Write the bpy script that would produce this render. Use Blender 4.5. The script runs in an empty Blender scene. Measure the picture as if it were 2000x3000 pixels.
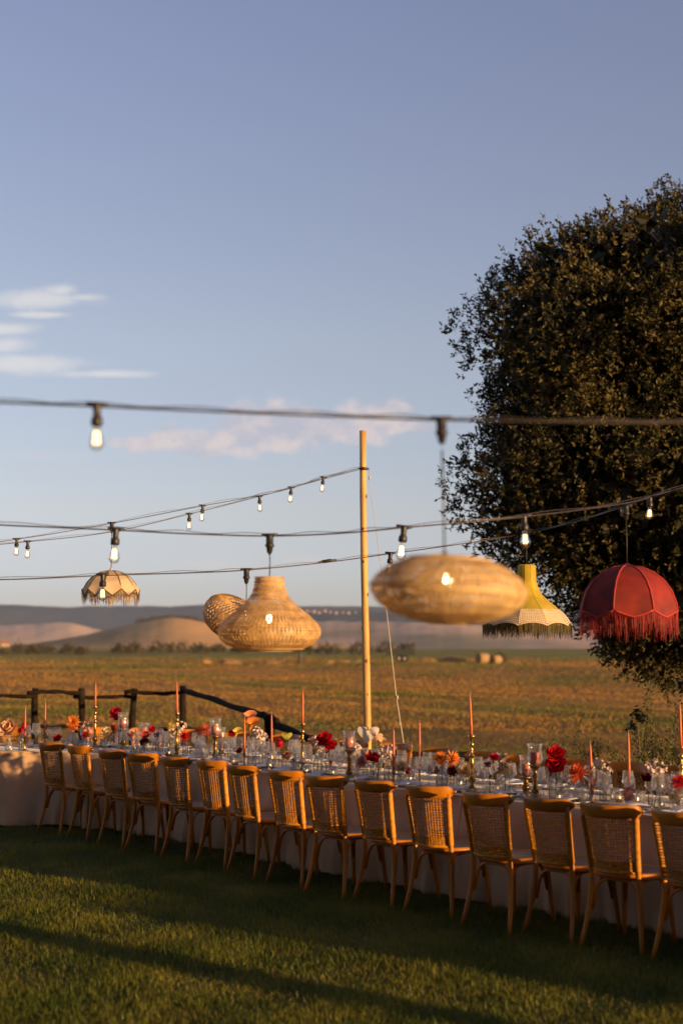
import bpy, math, random
import numpy as np
from mathutils import Vector, Matrix
random.seed(7); rng = np.random.default_rng(11)
C = bpy.context.scene.collection
SC = bpy.context.scene
R = math.radians
# ------------------------------------------------------------------ camera
FPX, YH, HC = 4167.0, 1880.0, 1.88
PITCH = math.atan((YH-1500)/FPX)
cd = bpy.data.cameras.new('camera'); cam = bpy.data.objects.new('camera', cd); C.objects.link(cam)
cam.location = (0, 0, HC); cam.rotation_euler = (R(90)+PITCH, 0, 0)
cd.sensor_fit = 'VERTICAL'; cd.sensor_height = 36; cd.lens = 50
cd.clip_start = .1; cd.clip_end = 40000
cd.dof.use_dof = True; cd.dof.focus_distance = 12.4; cd.dof.aperture_fstop = 1.5; cd.dof.aperture_blades = 9
SC.camera = cam
def ray(px, py):
    x = (px-1000)/FPX; y = (1500-py)/FPX; c, s = math.cos(PITCH), math.sin(PITCH)
    return Vector((x, c-y*s, s+y*c))
def P(px, py, D):
    r = ray(px, py); return Vector((0, 0, HC))+r*(D/r.y)
def T(px, py, z=.755):
    r = ray(px, py); return Vector((0, 0, HC))+r*((z-HC)/r.z)
def mpp(D): return D/FPX
# ------------------------------------------------------------------ light
SUN_AZ = Vector((.785, -.62)).normalized(); SUN_EL = R(5)
sun_dir = Vector((SUN_AZ.x*math.cos(SUN_EL), SUN_AZ.y*math.cos(SUN_EL), math.sin(SUN_EL)))
sl = bpy.data.lights.new('sun', 'SUN'); sl.energy = 5.0; sl.angle = R(.5); sl.color = (1.0, .62, .28)
so = bpy.data.objects.new('sun', sl); C.objects.link(so)
so.rotation_euler = sun_dir.to_track_quat('Z', 'Y').to_euler(); so.location = (30, -20, 12)
w = bpy.data.worlds.new('World'); SC.world = w; w.use_nodes = True
wt = w.node_tree; wt.nodes.clear()
def WN(t, **k):
    n = wt.nodes.new(t)
    for a, b in k.items(): setattr(n, a, b)
    return n
def wm(op, a, b=None, c=None):
    n = WN('ShaderNodeMath', operation=op)
    for i, v in enumerate((a, b, c)):
        if v is None: continue
        if isinstance(v, (int, float)): n.inputs[i].default_value = v
        else: wt.links.new(v, n.inputs[i])
    return n.outputs[0]
def wmix(bt, f, a, b):
    n = WN('ShaderNodeMix', data_type='RGBA', blend_type=bt)
    for i, v in ((0, f), (6, a), (7, b)):
        if isinstance(v, (int, float)): n.inputs[i].default_value = v
        elif isinstance(v, tuple): n.inputs[i].default_value = (*v, 1)
        else: wt.links.new(v, n.inputs[i])
    return n.outputs[2]
sky = WN('ShaderNodeTexSky', sky_type='NISHITA'); sky.sun_disc = False
sky.sun_elevation = SUN_EL; sky.sun_rotation = math.atan2(SUN_AZ.x, SUN_AZ.y)
sky.air_density = .8; sky.dust_density = .3; sky.ozone_density = 3.0
bg = WN('ShaderNodeBackground'); bg.inputs[1].default_value = .126
wo = WN('ShaderNodeOutputWorld')
tc = WN('ShaderNodeTexCoord'); sx = WN('ShaderNodeSeparateXYZ'); wt.links.new(tc.outputs['Generated'], sx.inputs[0])
yy = wm('MAXIMUM', sx.outputs[1], .05)
cu = wm('DIVIDE', sx.outputs[0], yy); cv = wm('DIVIDE', sx.outputs[2], yy)
cxyz = WN('ShaderNodeCombineXYZ'); wt.links.new(cu, cxyz.inputs[0]); wt.links.new(wm('MULTIPLY', cv, 2.2), cxyz.inputs[1])
cx2 = WN('ShaderNodeCombineXYZ'); wt.links.new(cu, cx2.inputs[0]); wt.links.new(wm('MULTIPLY', cv, 1.35), cx2.inputs[1])
def cloud_noise(scale, off, rough=.58, src=None):
    m = WN('ShaderNodeVectorMath', operation='ADD'); wt.links.new((src or cxyz).outputs[0], m.inputs[0]); m.inputs[1].default_value = off
    n = WN('ShaderNodeTexNoise'); n.inputs['Scale'].default_value = scale; n.inputs['Detail'].default_value = 7; n.inputs['Roughness'].default_value = rough
    wt.links.new(m.outputs[0], n.inputs['Vector']); return n.outputs[0]
# clouds: soft banks in world directions (u = x/y, v = z/y), ragged with noise
def bank(px, py, hw, hh):
    r = ray(px, py); u0, v0 = r.x/r.y, r.z/r.y
    du = wm('DIVIDE', wm('SUBTRACT', cu, u0), hw/FPX); dv = wm('DIVIDE', wm('SUBTRACT', cv, v0), hh/FPX)
    d = wm('SQRT', wm('ADD', wm('MULTIPLY', du, du), wm('MULTIPLY', dv, dv)))
    return wm('SUBTRACT', 1.0, d)
def banks(lst):
    o = None
    for b in lst:
        k = wm('MAXIMUM', bank(*b), -1.5); o = k if o is None else wm('MAXIMUM', o, k)
    return o
def dens(b, noise, amt, lo, hi):
    n = WN('ShaderNodeMapRange', interpolation_type='SMOOTHSTEP'); n.inputs[1].default_value = lo; n.inputs[2].default_value = hi
    wt.links.new(wm('ADD', b, wm('MULTIPLY', wm('SUBTRACT', noise, .5), amt)), n.inputs[0]); return n.outputs[0]
wisp = banks([(110, 878, 230, 36), (250, 872, 90, 18), (180, 850, 70, 26), (10, 965, 130, 26), (20, 1010, 120, 34), (60, 1068, 240, 40), (300, 1096, 170, 16), (120, 922, 120, 12)])
cum = banks([(720, 1258, 130, 76), (880, 1242, 200, 80), (1060, 1242, 200, 72), (700, 1215, 70, 60), (840, 1215, 70, 44), (1150, 1215, 90, 55), (1230, 1245, 90, 30), (600, 1302, 180, 52), (500, 1278, 76, 58), (420, 1302, 120, 28)])
faint = banks([(620, 1655, 130, 26), (560, 1690, 110, 18), (120, 1335, 170, 22), (900, 1640, 120, 14)])
nz = cloud_noise(30, (3.1, 1.7, 0), .55, cx2); nz2 = cloud_noise(30, (3.1, 1.7-.016, 0), .55, cx2); nw = cloud_noise(22, (9.2, 5.5, 0), .6)
d1 = dens(wisp, nw, 1.5, -.05, .9); d2 = dens(cum, nz, 2.1, -.02, .5); d3 = dens(faint, nz, 1.7, -.1, 1.0)
lit = WN('ShaderNodeMapRange'); lit.inputs[1].default_value = -.10; lit.inputs[2].default_value = .10
wt.links.new(wm('SUBTRACT', nz, nz2), lit.inputs[0])
rp = WN('ShaderNodeValToRGB'); wt.links.new(sx.outputs[2], rp.inputs[0]); el = rp.color_ramp.elements
el[0].position = 0; el[0].color = (1.25, .98, 1.28, 1); el[1].position = .42; el[1].color = (3.07, 1.47, 1.13, 1)
for p_, c_ in ((.031, (1.36, .99, 1.18)), (.091, (2.12, 1.14, .93)), (.209, (2.86, 1.385, .98))):
    e_ = el.new(p_); e_.color = (*c_, 1)
tint = wmix('MULTIPLY', 1.0, sky.outputs[0], rp.outputs[0])
c_c = wmix('MIX', lit.outputs[0], (2.5, 2.4, 2.75), (3.9, 3.15, 2.9))
c_w = (3.9, 3.75, 3.6)
col = wmix('MIX', wm('MULTIPLY', d3, .16), tint, (3.9, 3.2, 3.2))
col = wmix('MIX', wm('MULTIPLY', d1, .62), col, c_w)
col = wmix('MIX', wm('MULTIPLY', d2, .62), col, c_c)
wt.links.new(col, bg.inputs[0]); wt.links.new(bg.outputs[0], wo.inputs[0])
SC.view_settings.view_transform = 'Standard'; SC.view_settings.look = 'None'
SC.view_settings.exposure = 0.75; SC.view_settings.gamma = 1.0; SC.view_settings.use_curve_mapping = False
cy = SC.cycles
cy.max_bounces = 10; cy.diffuse_bounces = 3; cy.glossy_bounces = 3; cy.transmission_bounces = 8; cy.transparent_max_bounces = 32
cy.volume_bounces = 0; cy.use_denoising = True; cy.sample_clamp_indirect = 6; cy.caustics_reflective = False; cy.caustics_refractive = False

# ------------------------------------------------------------------ helpers
class MB:
    def __init__(s): s.v = []; s.f = []; s.n = 0
    def add(s, v, f):
        v = np.asarray(v, float).reshape(-1, 3); s.v.append(v); k = s.n
        s.f += [tuple(i+k for i in q) for q in f]; s.n += len(v); return s
    def tube(s, pts, rad, n=8, cap=True):
        pts = [Vector(p) for p in pts]; m = len(pts)
        if isinstance(rad, (int, float)): rad = [rad]*m
        V = []; up = None
        for i, p in enumerate(pts):
            t = (pts[min(i+1, m-1)]-pts[max(i-1, 0)]).normalized()
            if up is None: up = Vector((0, 0, 1)) if abs(t.z) < .9 else Vector((1, 0, 0))
            a = t.cross(up)
            if a.length < 1e-5: a = t.orthogonal()
            a.normalize(); b = a.cross(t).normalized(); up = b
            for k in range(n):
                th = 2*math.pi*k/n; V.append(p+(a*math.cos(th)+b*math.sin(th))*rad[i])
        F = [(i*n+k, i*n+(k+1) % n, (i+1)*n+(k+1) % n, (i+1)*n+k) for i in range(m-1) for k in range(n)]
        if cap: F += [tuple(range(n-1, -1, -1)), tuple((m-1)*n+k for k in range(n))]
        return s.add([tuple(v) for v in V], F)
    def lathe(s, prof, n=20, c=(0, 0, 0), sx=1, sy=1, M=None, wob=None):
        V = []
        for r, z in prof:
            for k in range(n):
                th = 2*math.pi*k/n; q = r*(wob(th, z) if wob else 1)
                V.append((c[0]+q*sx*math.cos(th), c[1]+q*sy*math.sin(th), c[2]+z))
        if M is not None: V = [tuple(M @ Vector(v)) for v in V]
        m = len(prof)
        return s.add(V, [(i*n+k, i*n+(k+1) % n, (i+1)*n+(k+1) % n, (i+1)*n+k) for i in range(m-1) for k in range(n)])
    def box(s, c, d, M=None):
        V = [(c[0]+x*d[0]/2, c[1]+y*d[1]/2, c[2]+z*d[2]/2) for x in (-1, 1) for y in (-1, 1) for z in (-1, 1)]
        if M is not None: V = [tuple(M @ Vector(v)) for v in V]
        return s.add(V, [(0, 1, 3, 2), (4, 6, 7, 5), (0, 4, 5, 1), (2, 3, 7, 6), (0, 2, 6, 4), (1, 5, 7, 3)])
    def ribbon(s, pts, dirs, wid):
        m = len(pts); V = []
        if isinstance(wid, (int, float)): wid = [wid]*m
        for p, d, q in zip(pts, dirs, wid):
            p = Vector(p); d = Vector(d); V += [tuple(p-d*q/2), tuple(p+d*q/2)]
        return s.add(V, [(2*i, 2*i+1, 2*i+3, 2*i+2) for i in range(m-1)])
    def mesh(s, name, mat, smooth=True):
        V = np.concatenate(s.v); return mk(name, V, s.f, mat, smooth)
    def obj(s, name, mat, parent=None, smooth=True, loc=None):
        return link(name, s.mesh(name, mat, smooth), parent, loc)
def mk(name, V, F, mat, smooth=True):
    me = bpy.data.meshes.new(name)
    if isinstance(F, np.ndarray):
        nf, k = F.shape
        me.vertices.add(len(V)); me.vertices.foreach_set('co', np.asarray(V, np.float32).ravel())
        me.loops.add(nf*k); me.loops.foreach_set('vertex_index', F.astype(np.int32).ravel())
        me.polygons.add(nf); me.polygons.foreach_set('loop_start', np.arange(0, nf*k, k, dtype=np.int32))
        me.update(calc_edges=True)
    else:
        me.from_pydata([tuple(v) for v in V], [], F); me.update()
    me.polygons.foreach_set('use_smooth', np.full(len(me.polygons), smooth))
    if mat: me.materials.append(mat)
    return me
def link(name, me, parent=None, loc=None):
    o = bpy.data.objects.new(name, me); C.objects.link(o)
    if parent: o.parent = parent
    if loc is not None: o.location = loc
    return o
LABELS = {}
def tag(o, label=None, cat=None, group=None, kind=None):
    if label:
        o['label'] = label; LABELS.setdefault(label, []).append(o.name)
    if cat: o['category'] = cat
    if group: o['group'] = group
    if kind: o['kind'] = kind
    return o
def thing(name, label, cat, loc=(0, 0, 0), rz=0, group=None):
    o = bpy.data.objects.new(name, None); C.objects.link(o); o.empty_display_size = .05
    o.location = loc; o.rotation_euler = (0, 0, rz); return tag(o, label, cat, group)
def copy_tree(o, parent=None):
    c = o.copy(); C.objects.link(c); c.parent = parent
    for k in ('label', 'group'):
        if parent is None and k in c: del c[k]
    for ch in list(o.children): copy_tree(ch, c)
    return c
ORD = ['first', 'second', 'third', 'fourth', 'fifth', 'sixth', 'seventh', 'eighth', 'ninth', 'tenth', 'eleventh', 'twelfth', 'thirteenth', 'fourteenth', 'fifteenth', 'sixteenth', 'seventeenth', 'eighteenth']

# ------------------------------------------------------------------ materials
def mat(name, col, rough=.6, metal=0, var=.15, vs=20, col2=None, bump=0, bs=60, trans=0, spec=.5, sheen=0, stretch=None, tcol=None, aniso=None):
    m = bpy.data.materials.new(name); m.use_nodes = True; nt = m.node_tree; b = nt.nodes['Principled BSDF']
    b.inputs['Roughness'].default_value = rough; b.inputs['Metallic'].default_value = metal
    b.inputs['Specular IOR Level'].default_value = spec
    if sheen: b.inputs['Sheen Weight'].default_value = sheen; b.inputs['Sheen Roughness'].default_value = .4
    tcn = nt.nodes.new('ShaderNodeTexCoord'); vec = tcn.outputs['Object']
    if stretch:
        mp = nt.nodes.new('ShaderNodeMapping'); mp.inputs['Scale'].default_value = stretch; nt.links.new(vec, mp.inputs[0]); vec = mp.outputs[0]
    n = nt.nodes.new('ShaderNodeTexNoise'); n.inputs['Scale'].default_value = vs; n.inputs['Detail'].default_value = 5; nt.links.new(vec, n.inputs['Vector'])
    mr = nt.nodes.new('ShaderNodeMapRange'); mr.inputs[1].default_value = .3; mr.inputs[2].default_value = .7; nt.links.new(n.outputs[0], mr.inputs[0])
    mx = nt.nodes.new('ShaderNodeMix'); mx.data_type = 'RGBA'; nt.links.new(mr.outputs[0], mx.inputs[0])
    c2 = col2 or tuple(min(1, c*(1+var)) for c in col); c1 = col if col2 else tuple(c*(1-var) for c in col)
    mx.inputs[6].default_value = (*c1, 1); mx.inputs[7].default_value = (*c2, 1)
    nt.links.new(mx.outputs[2], b.inputs['Base Color'])
    if name in ('chair_wood', 'cane', 'seat_cane'):      # each piece of wood and cane has its own tone
        oi = nt.nodes.new('ShaderNodeObjectInfo'); rr = nt.nodes.new('ShaderNodeMapRange'); rr.inputs[3].default_value = .74; rr.inputs[4].default_value = 1.12; nt.links.new(oi.outputs['Random'], rr.inputs[0])
        hs = nt.nodes.new('ShaderNodeHueSaturation'); nt.links.new(rr.outputs[0], hs.inputs['Value']); nt.links.new(mx.outputs[2], hs.inputs['Color']); nt.links.new(hs.outputs[0], b.inputs['Base Color'])
    if bump:
        n2 = nt.nodes.new('ShaderNodeTexNoise'); n2.inputs['Scale'].default_value = bs; n2.inputs['Detail'].default_value = 4; nt.links.new(vec, n2.inputs['Vector'])
        bp = nt.nodes.new('ShaderNodeBump'); bp.inputs['Strength'].default_value = bump; bp.inputs['Distance'].default_value = .01; nt.links.new(n2.outputs[0], bp.inputs['Height'])
        nt.links.new(bp.outputs[0], b.inputs['Normal'])
    if trans:
        tl = nt.nodes.new('ShaderNodeBsdfTranslucent')
        if tcol: tl.inputs[0].default_value = (*tcol, 1)
        else: nt.links.new(mx.outputs[2], tl.inputs[0])
        ms = nt.nodes.new('ShaderNodeMixShader'); ms.inputs[0].default_value = trans
        nt.links.new(b.outputs[0], ms.inputs[1]); nt.links.new(tl.outputs[0], ms.inputs[2])
        nt.links.new(ms.outputs[0], nt.nodes['Material Output'].inputs[0])
    return m
def glass(name, tint=(.985, .975, .955), rough=.06, frost_sparkle=0, edge=.75, bump=0, bs=150, kind='noise'):
    """thin wall glass: clear face on, darker and shinier towards the rim, optional frosting or painted-in sparkle / cut relief"""
    m = bpy.data.materials.new(name); m.use_nodes = True; nt = m.node_tree; nt.nodes.clear()
    out = nt.nodes.new('ShaderNodeOutputMaterial'); lw = nt.nodes.new('ShaderNodeLayerWeight'); lw.inputs[0].default_value = .28
    nrm = None
    if bump:
        tcn = nt.nodes.new('ShaderNodeTexCoord')
        if kind == 'noise': n = nt.nodes.new('ShaderNodeTexNoise'); n.inputs['Scale'].default_value = bs
        else: n = nt.nodes.new('ShaderNodeTexVoronoi'); n.inputs['Scale'].default_value = bs
        nt.links.new(tcn.outputs['Object'], n.inputs['Vector'])
        bp = nt.nodes.new('ShaderNodeBump'); bp.inputs['Strength'].default_value = bump; bp.inputs['Distance'].default_value = .006
        nt.links.new(n.outputs[0], bp.inputs['Height']); nrm = bp.outputs[0]; nt.links.new(nrm, lw.inputs['Normal'])
    tr = nt.nodes.new('ShaderNodeBsdfTransparent')
    mc = nt.nodes.new('ShaderNodeMix'); mc.data_type = 'RGBA'; nt.links.new(lw.outputs['Facing'], mc.inputs[0])
    mc.inputs[6].default_value = (*tint, 1); mc.inputs[7].default_value = (*[t*edge for t in tint], 1); nt.links.new(mc.outputs[2], tr.inputs[0])
    gl = nt.nodes.new('ShaderNodeBsdfGlossy'); gl.inputs['Roughness'].default_value = rough; gl.inputs[0].default_value = (1, 1, 1, 1)
    if nrm: nt.links.new(nrm, gl.inputs['Normal'])
    mr = nt.nodes.new('ShaderNodeMapRange'); mr.inputs[3].default_value = .04; mr.inputs[4].default_value = .55; nt.links.new(lw.outputs['Fresnel'], mr.inputs[0])
    ms = nt.nodes.new('ShaderNodeMixShader'); nt.links.new(mr.outputs[0], ms.inputs[0]); nt.links.new(tr.outputs[0], ms.inputs[1]); nt.links.new(gl.outputs[0], ms.inputs[2])
    o = ms.outputs[0]
    if frost_sparkle:
        df = nt.nodes.new('ShaderNodeBsdfDiffuse'); df.inputs[0].default_value = (.8, .8, .78, 1)
        tl = nt.nodes.new('ShaderNodeBsdfTranslucent'); tl.inputs[0].default_value = (.8, .8, .78, 1)
        m3 = nt.nodes.new('ShaderNodeMixShader'); m3.inputs[0].default_value = .5; nt.links.new(df.outputs[0], m3.inputs[1]); nt.links.new(tl.outputs[0], m3.inputs[2])
        m2 = nt.nodes.new('ShaderNodeMixShader'); m2.inputs[0].default_value = frost_sparkle; nt.links.new(o, m2.inputs[1]); nt.links.new(m3.outputs[0], m2.inputs[2]); o = m2.outputs[0]
    nt.links.new(o, out.inputs[0]); return m
def emit(name, col, st):
    m = bpy.data.materials.new(name); m.use_nodes = True; nt = m.node_tree; nt.nodes.clear()
    e = nt.nodes.new('ShaderNodeEmission'); e.inputs[0].default_value = (*col, 1); e.inputs[1].default_value = st
    o = nt.nodes.new('ShaderNodeOutputMaterial'); nt.links.new(e.outputs[0], o.inputs[0])
    try: m.cycles.emission_sampling = 'NONE'
    except Exception: pass
    return m
M = {}
M['wood'] = mat('chair_wood', (.51, .18, .009), .42, var=.22, vs=9, stretch=(1, 1, .25))
M['cane'] = mat('cane', (.60, .245, .014), .5, var=.3, vs=40, trans=.15)
M['seat'] = mat('seat_cane', (.30, .19, .10), .6, var=.2, vs=60, bump=.3, bs=200)
M['bolt'] = mat('bolt', (.03, .02, .015), .4, metal=.5)
M['cloth'] = mat('linen', (.62, .40, .235), .85, var=.06, vs=5, bump=.25, bs=30, sheen=.2)
M['plate'] = mat('porcelain', (.78, .75, .70), .25, var=.04)
M['napkin'] = mat('napkin', (.75, .70, .66), .9, var=.08, vs=30, bump=.3)
M['steel'] = mat('cutlery', (.55, .5, .45), .25, metal=1)
M['brass'] = mat('brass', (.62, .36, .10), .28, metal=1, var=.35, vs=14, bump=.05)
M['oldbrass'] = mat('aged_brass', (.40, .25, .10), .36, metal=1, var=.4, vs=18, bump=.08)
M['wax'] = mat('coral_wax', (.62, .16, .055), .5, var=.1, trans=.2)
M['pillar'] = mat('pillar_wax', (.52, .15, .095), .6, var=.2, vs=40, trans=.2, bump=.2)
M['wick'] = mat('wick', (.6, .5, .35), .9)
M['glass'] = glass('clear_glass', frost_sparkle=.07)  # clear glass; the white share is mixed in to brighten it
M['wglass'] = glass('wine_glass', frost_sparkle=.11, edge=.6, tint=(.985, .972, .955))  # white share stands in for sparkle on clear glass
M['cut'] = glass('cut_glass', rough=.08, frost_sparkle=.2, edge=.45, bump=.9, bs=90, kind='vor')
M['rib'] = glass('ribbed_glass', rough=.09, frost_sparkle=.22, edge=.5, bump=.4, bs=70)
M['frost_sparkle'] = glass('frosted_glass', rough=.2, frost_sparkle=.5, edge=.6, bump=.5, bs=220)
M['smoke'] = glass('textured_smoke_glass', rough=.12, frost_sparkle=.30, edge=.5, bump=.9, bs=120, tint=(.92, .91, .90))
M['bulbglass'] = glass('bulb_glass', tint=(.99, .95, .88), edge=.7)
M['fil'] = emit('filament', (1, .56, .22), 3.6)
M['tea'] = emit('tealight_flame', (1, .62, .25), 12)
M['black'] = mat('black_rubber', (.022, .02, .018), .45, var=.2)
M['cable'] = mat('black_cable', (.035, .026, .022), .5, var=.2)
M['wire'] = mat('steel_wire', (.10, .085, .08), .4, metal=.6)
M['wicker'] = mat('bamboo_strip', (.72, .48, .20), .5, var=.3, vs=18, trans=.35, tcol=(.8, .48, .15))
M['pale_wicker'] = mat('pale_bamboo_strip', (.80, .58, .28), .5, var=.3, vs=18, trans=.42, tcol=(.85, .58, .24))
M['wickerd'] = mat('dark_bamboo_strip', (.50, .30, .11), .55, var=.35, vs=25, trans=.25, tcol=(.5, .28, .10))
M['pole'] = mat('pine_pole', (.50, .29, .08), .6, var=.38, vs=5, stretch=(4, 4, .5), bump=.15, bs=12)
M['rope'] = mat('rope', (.45, .40, .30), .8)
M['red'] = mat('red_velvet', (.20, .012, .005), .75, var=.35, vs=9, trans=.12)
M['redfr'] = mat('red_fringe', (.25, .011, .009), .7, var=.3, vs=40, trans=.2)
M['redtrim'] = mat('red_trim', (.40, .028, .016), .7)
M['olive'] = mat('olive_velvet', (.47, .335, .012), .7, var=.18, vs=10, sheen=.3, trans=.15)
M['olivefr'] = mat('olive_fringe', (.085, .062, .008), .75, var=.4, vs=40, trans=.2)
M['cream'] = mat('cream_linen', (.66, .48, .30), .8, var=.06, vs=60, trans=.25)
M['rattan'] = mat('rattan_webbing', (.78, .62, .42), .7, var=.08, vs=40, trans=.15)
M['trim'] = mat('olive_trim', (.10, .075, .02), .7)
M['fence'] = mat('tarred_log', (.020, .014, .009), .95, var=.5, vs=10, bump=.6, bs=25, spec=.08)
M['bark'] = mat('bark', (.085, .065, .045), .85, var=.4, vs=12, bump=.8, bs=14, stretch=(1, 1, .3))
M['twig'] = mat('twig', (.10, .07, .04), .8)
def leafmat(name, a, b, tr=.18, vs=1.3, rough=.55):
    return mat(name, a, rough, col2=b, vs=vs, trans=tr, spec=.25)
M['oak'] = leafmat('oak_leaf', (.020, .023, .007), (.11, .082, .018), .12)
M['oakin'] = leafmat('inner_leaf', (.010, .011, .004), (.020, .019, .007), .05)  # shade inside the crown put into a darker leaf colour
M['bush'] = leafmat('rosemary_leaf', (.05, .06, .018), (.15, .13, .04), .2, 3)
M['farbush'] = leafmat('far_bush', (.05, .05, .022), (.12, .095, .04), .1, .3)
M['hay'] = mat('hay', (.30, .175, .06), .9, var=.3, vs=2.5, bump=.8, bs=6)
M['stem'] = mat('green_stem', (.06, .09, .02), .5)
M['dstem'] = mat('dark_stem', (.05, .03, .02), .5)

# ------------------------------------------------------------------ ground
def ground_z(x, y):
    x = np.asarray(x, float); y = np.asarray(y, float)
    d = np.hypot(x, np.maximum(y, 0)); edge = 17+np.clip(-x, -3, 9)*.75
    s = np.maximum(0, y-edge+2)
    z = -np.interp(s, [0, 3, 12, 40, 90, 200, 320, 480, 700, 1100, 1800, 20000], [0, .25, .9, 1.8, 2.6, 3.3, 3.3, 2.5, 1.6, 6, 16, 30])
    und = (.25*np.sin(x*.05+y*.021)+.18*np.sin(x*.11-y*.06+1.3)+.07*np.sin(x*.5+y*.31))*np.clip(s/45, 0, 1)*np.clip(1.2-s/900, 0.2, 1)
    return z+und
def terrain_mat():
    m = bpy.data.materials.new('dry_field'); m.use_nodes = True; nt = m.node_tree; b = nt.nodes['Principled BSDF']
    b.inputs['Roughness'].default_value = .9; b.inputs['Specular IOR Level'].default_value = .1
    g = nt.nodes.new('ShaderNodeNewGeometry')
    def nz(scale, det=6, st=(1, 1, 1), ro=.6):
        mp = nt.nodes.new('ShaderNodeMapping'); mp.inputs['Scale'].default_value = st; nt.links.new(g.outputs['Position'], mp.inputs[0])
        n = nt.nodes.new('ShaderNodeTexNoise'); n.inputs['Scale'].default_value = scale; n.inputs['Detail'].default_value = det; n.inputs['Roughness'].default_value = ro
        nt.links.new(mp.outputs[0], n.inputs['Vector']); return n.outputs[0]
    def rampf(x, a, b_, lo=0, hi=1):
        r = nt.nodes.new('ShaderNodeMapRange'); r.interpolation_type = 'SMOOTHSTEP'
        for i, v in ((1, a), (2, b_), (3, lo), (4, hi)): r.inputs[i].default_value = v
        nt.links.new(x, r.inputs[0]); return r.outputs[0]
    def mix(f, a, b_):
        n = nt.nodes.new('ShaderNodeMix'); n.data_type = 'RGBA'; nt.links.new(f, n.inputs[0])
        for i, v in ((6, a), (7, b_)):
            if isinstance(v, tuple): n.inputs[i].default_value = (*v, 1)
            else: nt.links.new(v, n.inputs[i])
        return n.outputs[2]
    def mul(a, b_):
        n = nt.nodes.new('ShaderNodeMath'); n.operation = 'MULTIPLY'
        for i, v in enumerate((a, b_)):
            if isinstance(v, (int, float)): n.inputs[i].default_value = v
            else: nt.links.new(v, n.inputs[i])
        return n.outputs[0]
    fine = nz(1.6, 8, (1, .5, 1), .7); med = nz(.25, 5, (1, .35, 1)); big = nz(.035, 4, (1, .35, 1)); huge = nz(.006, 3, (.5, 1, 1))
    c = mix(rampf(fine, .35, .65), (.32, .165, .04), (.48, .28, .08))
    c = mix(mul(rampf(med, .50, .68), .75), c, (.19, .15, .03))
    c = mix(mul(rampf(big, .44, .60), .85), c, (.11, .12, .02))
    sp = nt.nodes.new('ShaderNodeSeparateXYZ'); nt.links.new(g.outputs['Position'], sp.inputs[0])
    far = rampf(sp.outputs[1], 330, 420)
    c = mix(mul(far, rampf(huge, .30, .50)), c, (.26, .23, .055))
    nt.links.new(c, b.inputs['Base Color'])
    # upright grass: normals scattered towards the horizontal
    bp = nt.nodes.new('ShaderNodeBump'); bp.inputs['Strength'].default_value = 1; bp.inputs['Distance'].default_value = .9
    ad = nt.nodes.new('ShaderNodeMath'); ad.operation = 'ADD'; nt.links.new(fine, ad.inputs[0]); nt.links.new(mul(nz(.5, 4, (1, .6, 1)), 1.2), ad.inputs[1])
    nt.links.new(ad.outputs[0], bp.inputs['Height']); nt.links.new(bp.outputs[0], b.inputs['Normal'])
    return m
M['field'] = terrain_mat()
def grid_sheet(name, xs_of, ys, mt, zf, lift=0):
    rows = [(xs_of(y), y) for y in ys]; nx = len(rows[0][0])
    V = np.concatenate([np.stack([xs, np.full(nx, y), zf(xs, np.full(nx, y))+lift], 1) for xs, y in rows]); ny = len(ys)
    i = np.arange(ny-1)[:, None]*nx+np.arange(nx-1)[None]
    F = np.stack([i, i+1, i+nx+1, i+nx], -1).reshape(-1, 4)
    return link(name, mk(name, V, F, mt))
ys = np.concatenate([np.linspace(-60, 10, 15), np.linspace(11, 60, 70), np.geomspace(61, 9000, 130)])
o = grid_sheet('field', lambda y: np.sign(np.linspace(-1, 1, 121))*np.abs(np.linspace(-1, 1, 121))**1.6*(60+max(0, y)*1.1), ys, M['field'], lambda x, y: ground_z(x, y)-.05)
tag(o, 'dry golden field running out to the hills', kind='structure')
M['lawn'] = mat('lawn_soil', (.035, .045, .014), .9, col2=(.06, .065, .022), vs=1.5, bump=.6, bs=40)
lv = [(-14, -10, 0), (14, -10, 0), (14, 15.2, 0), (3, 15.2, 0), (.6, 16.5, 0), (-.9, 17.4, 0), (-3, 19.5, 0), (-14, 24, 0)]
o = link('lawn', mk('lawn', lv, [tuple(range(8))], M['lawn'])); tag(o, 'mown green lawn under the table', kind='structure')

def blades(n, xy, h, hs, wd, bend=.5, zf=None):
    k = len(xy); a = rng.uniform(0, 2*np.pi, k); hh = h*(1+hs*rng.standard_normal(k)).clip(.35, 2)
    d = np.stack([np.cos(a), np.sin(a), 0*a], 1); s = np.stack([-np.sin(a), np.cos(a), 0*a], 1)
    z = zf(xy[:, 0], xy[:, 1]) if zf else np.zeros(k)
    b = np.concatenate([xy, z[:, None]], 1); bd = (bend*rng.uniform(.1, 1.2, k)*hh)[:, None]; w_ = (wd*rng.uniform(.6, 1.4, k))[:, None]
    up = np.array([0, 0, 1.]); H = hh[:, None]
    V = np.stack([b-s*w_/2, b+s*w_/2, b+d*bd*.35+up*H*.6+s*w_*.36, b+d*bd*.35+up*H*.6-s*w_*.36, b+d*bd+up*H*.92], 1).reshape(-1, 3)
    i = np.arange(k)[:, None]*5
    F = np.concatenate([i+np.array([[0, 1, 2]]), i+np.array([[0, 2, 3]]), i+np.array([[3, 2, 4]])])
    return V, F
def lawn_pts(n, y0, y1):
    y = rng.uniform(y0, y1, n*2); x = rng.uniform(-1, 1.45, n*2)*(.26*y+.5)
    keep = rng.uniform(0, 1, n*2) < np.clip(.45+(y1-y)/(y1-y0), 0, 1)
    p = np.stack([x, y], 1)[keep][:n]
    # gather into small tufts
    c = np.round(p/.05)*.05; jit = rng.standard_normal(p.shape)*.016
    return np.where(rng.uniform(0, 1, len(p))[:, None] < .55, c+jit+.02*np.sin(c[:, ::-1]*57), p)
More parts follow.
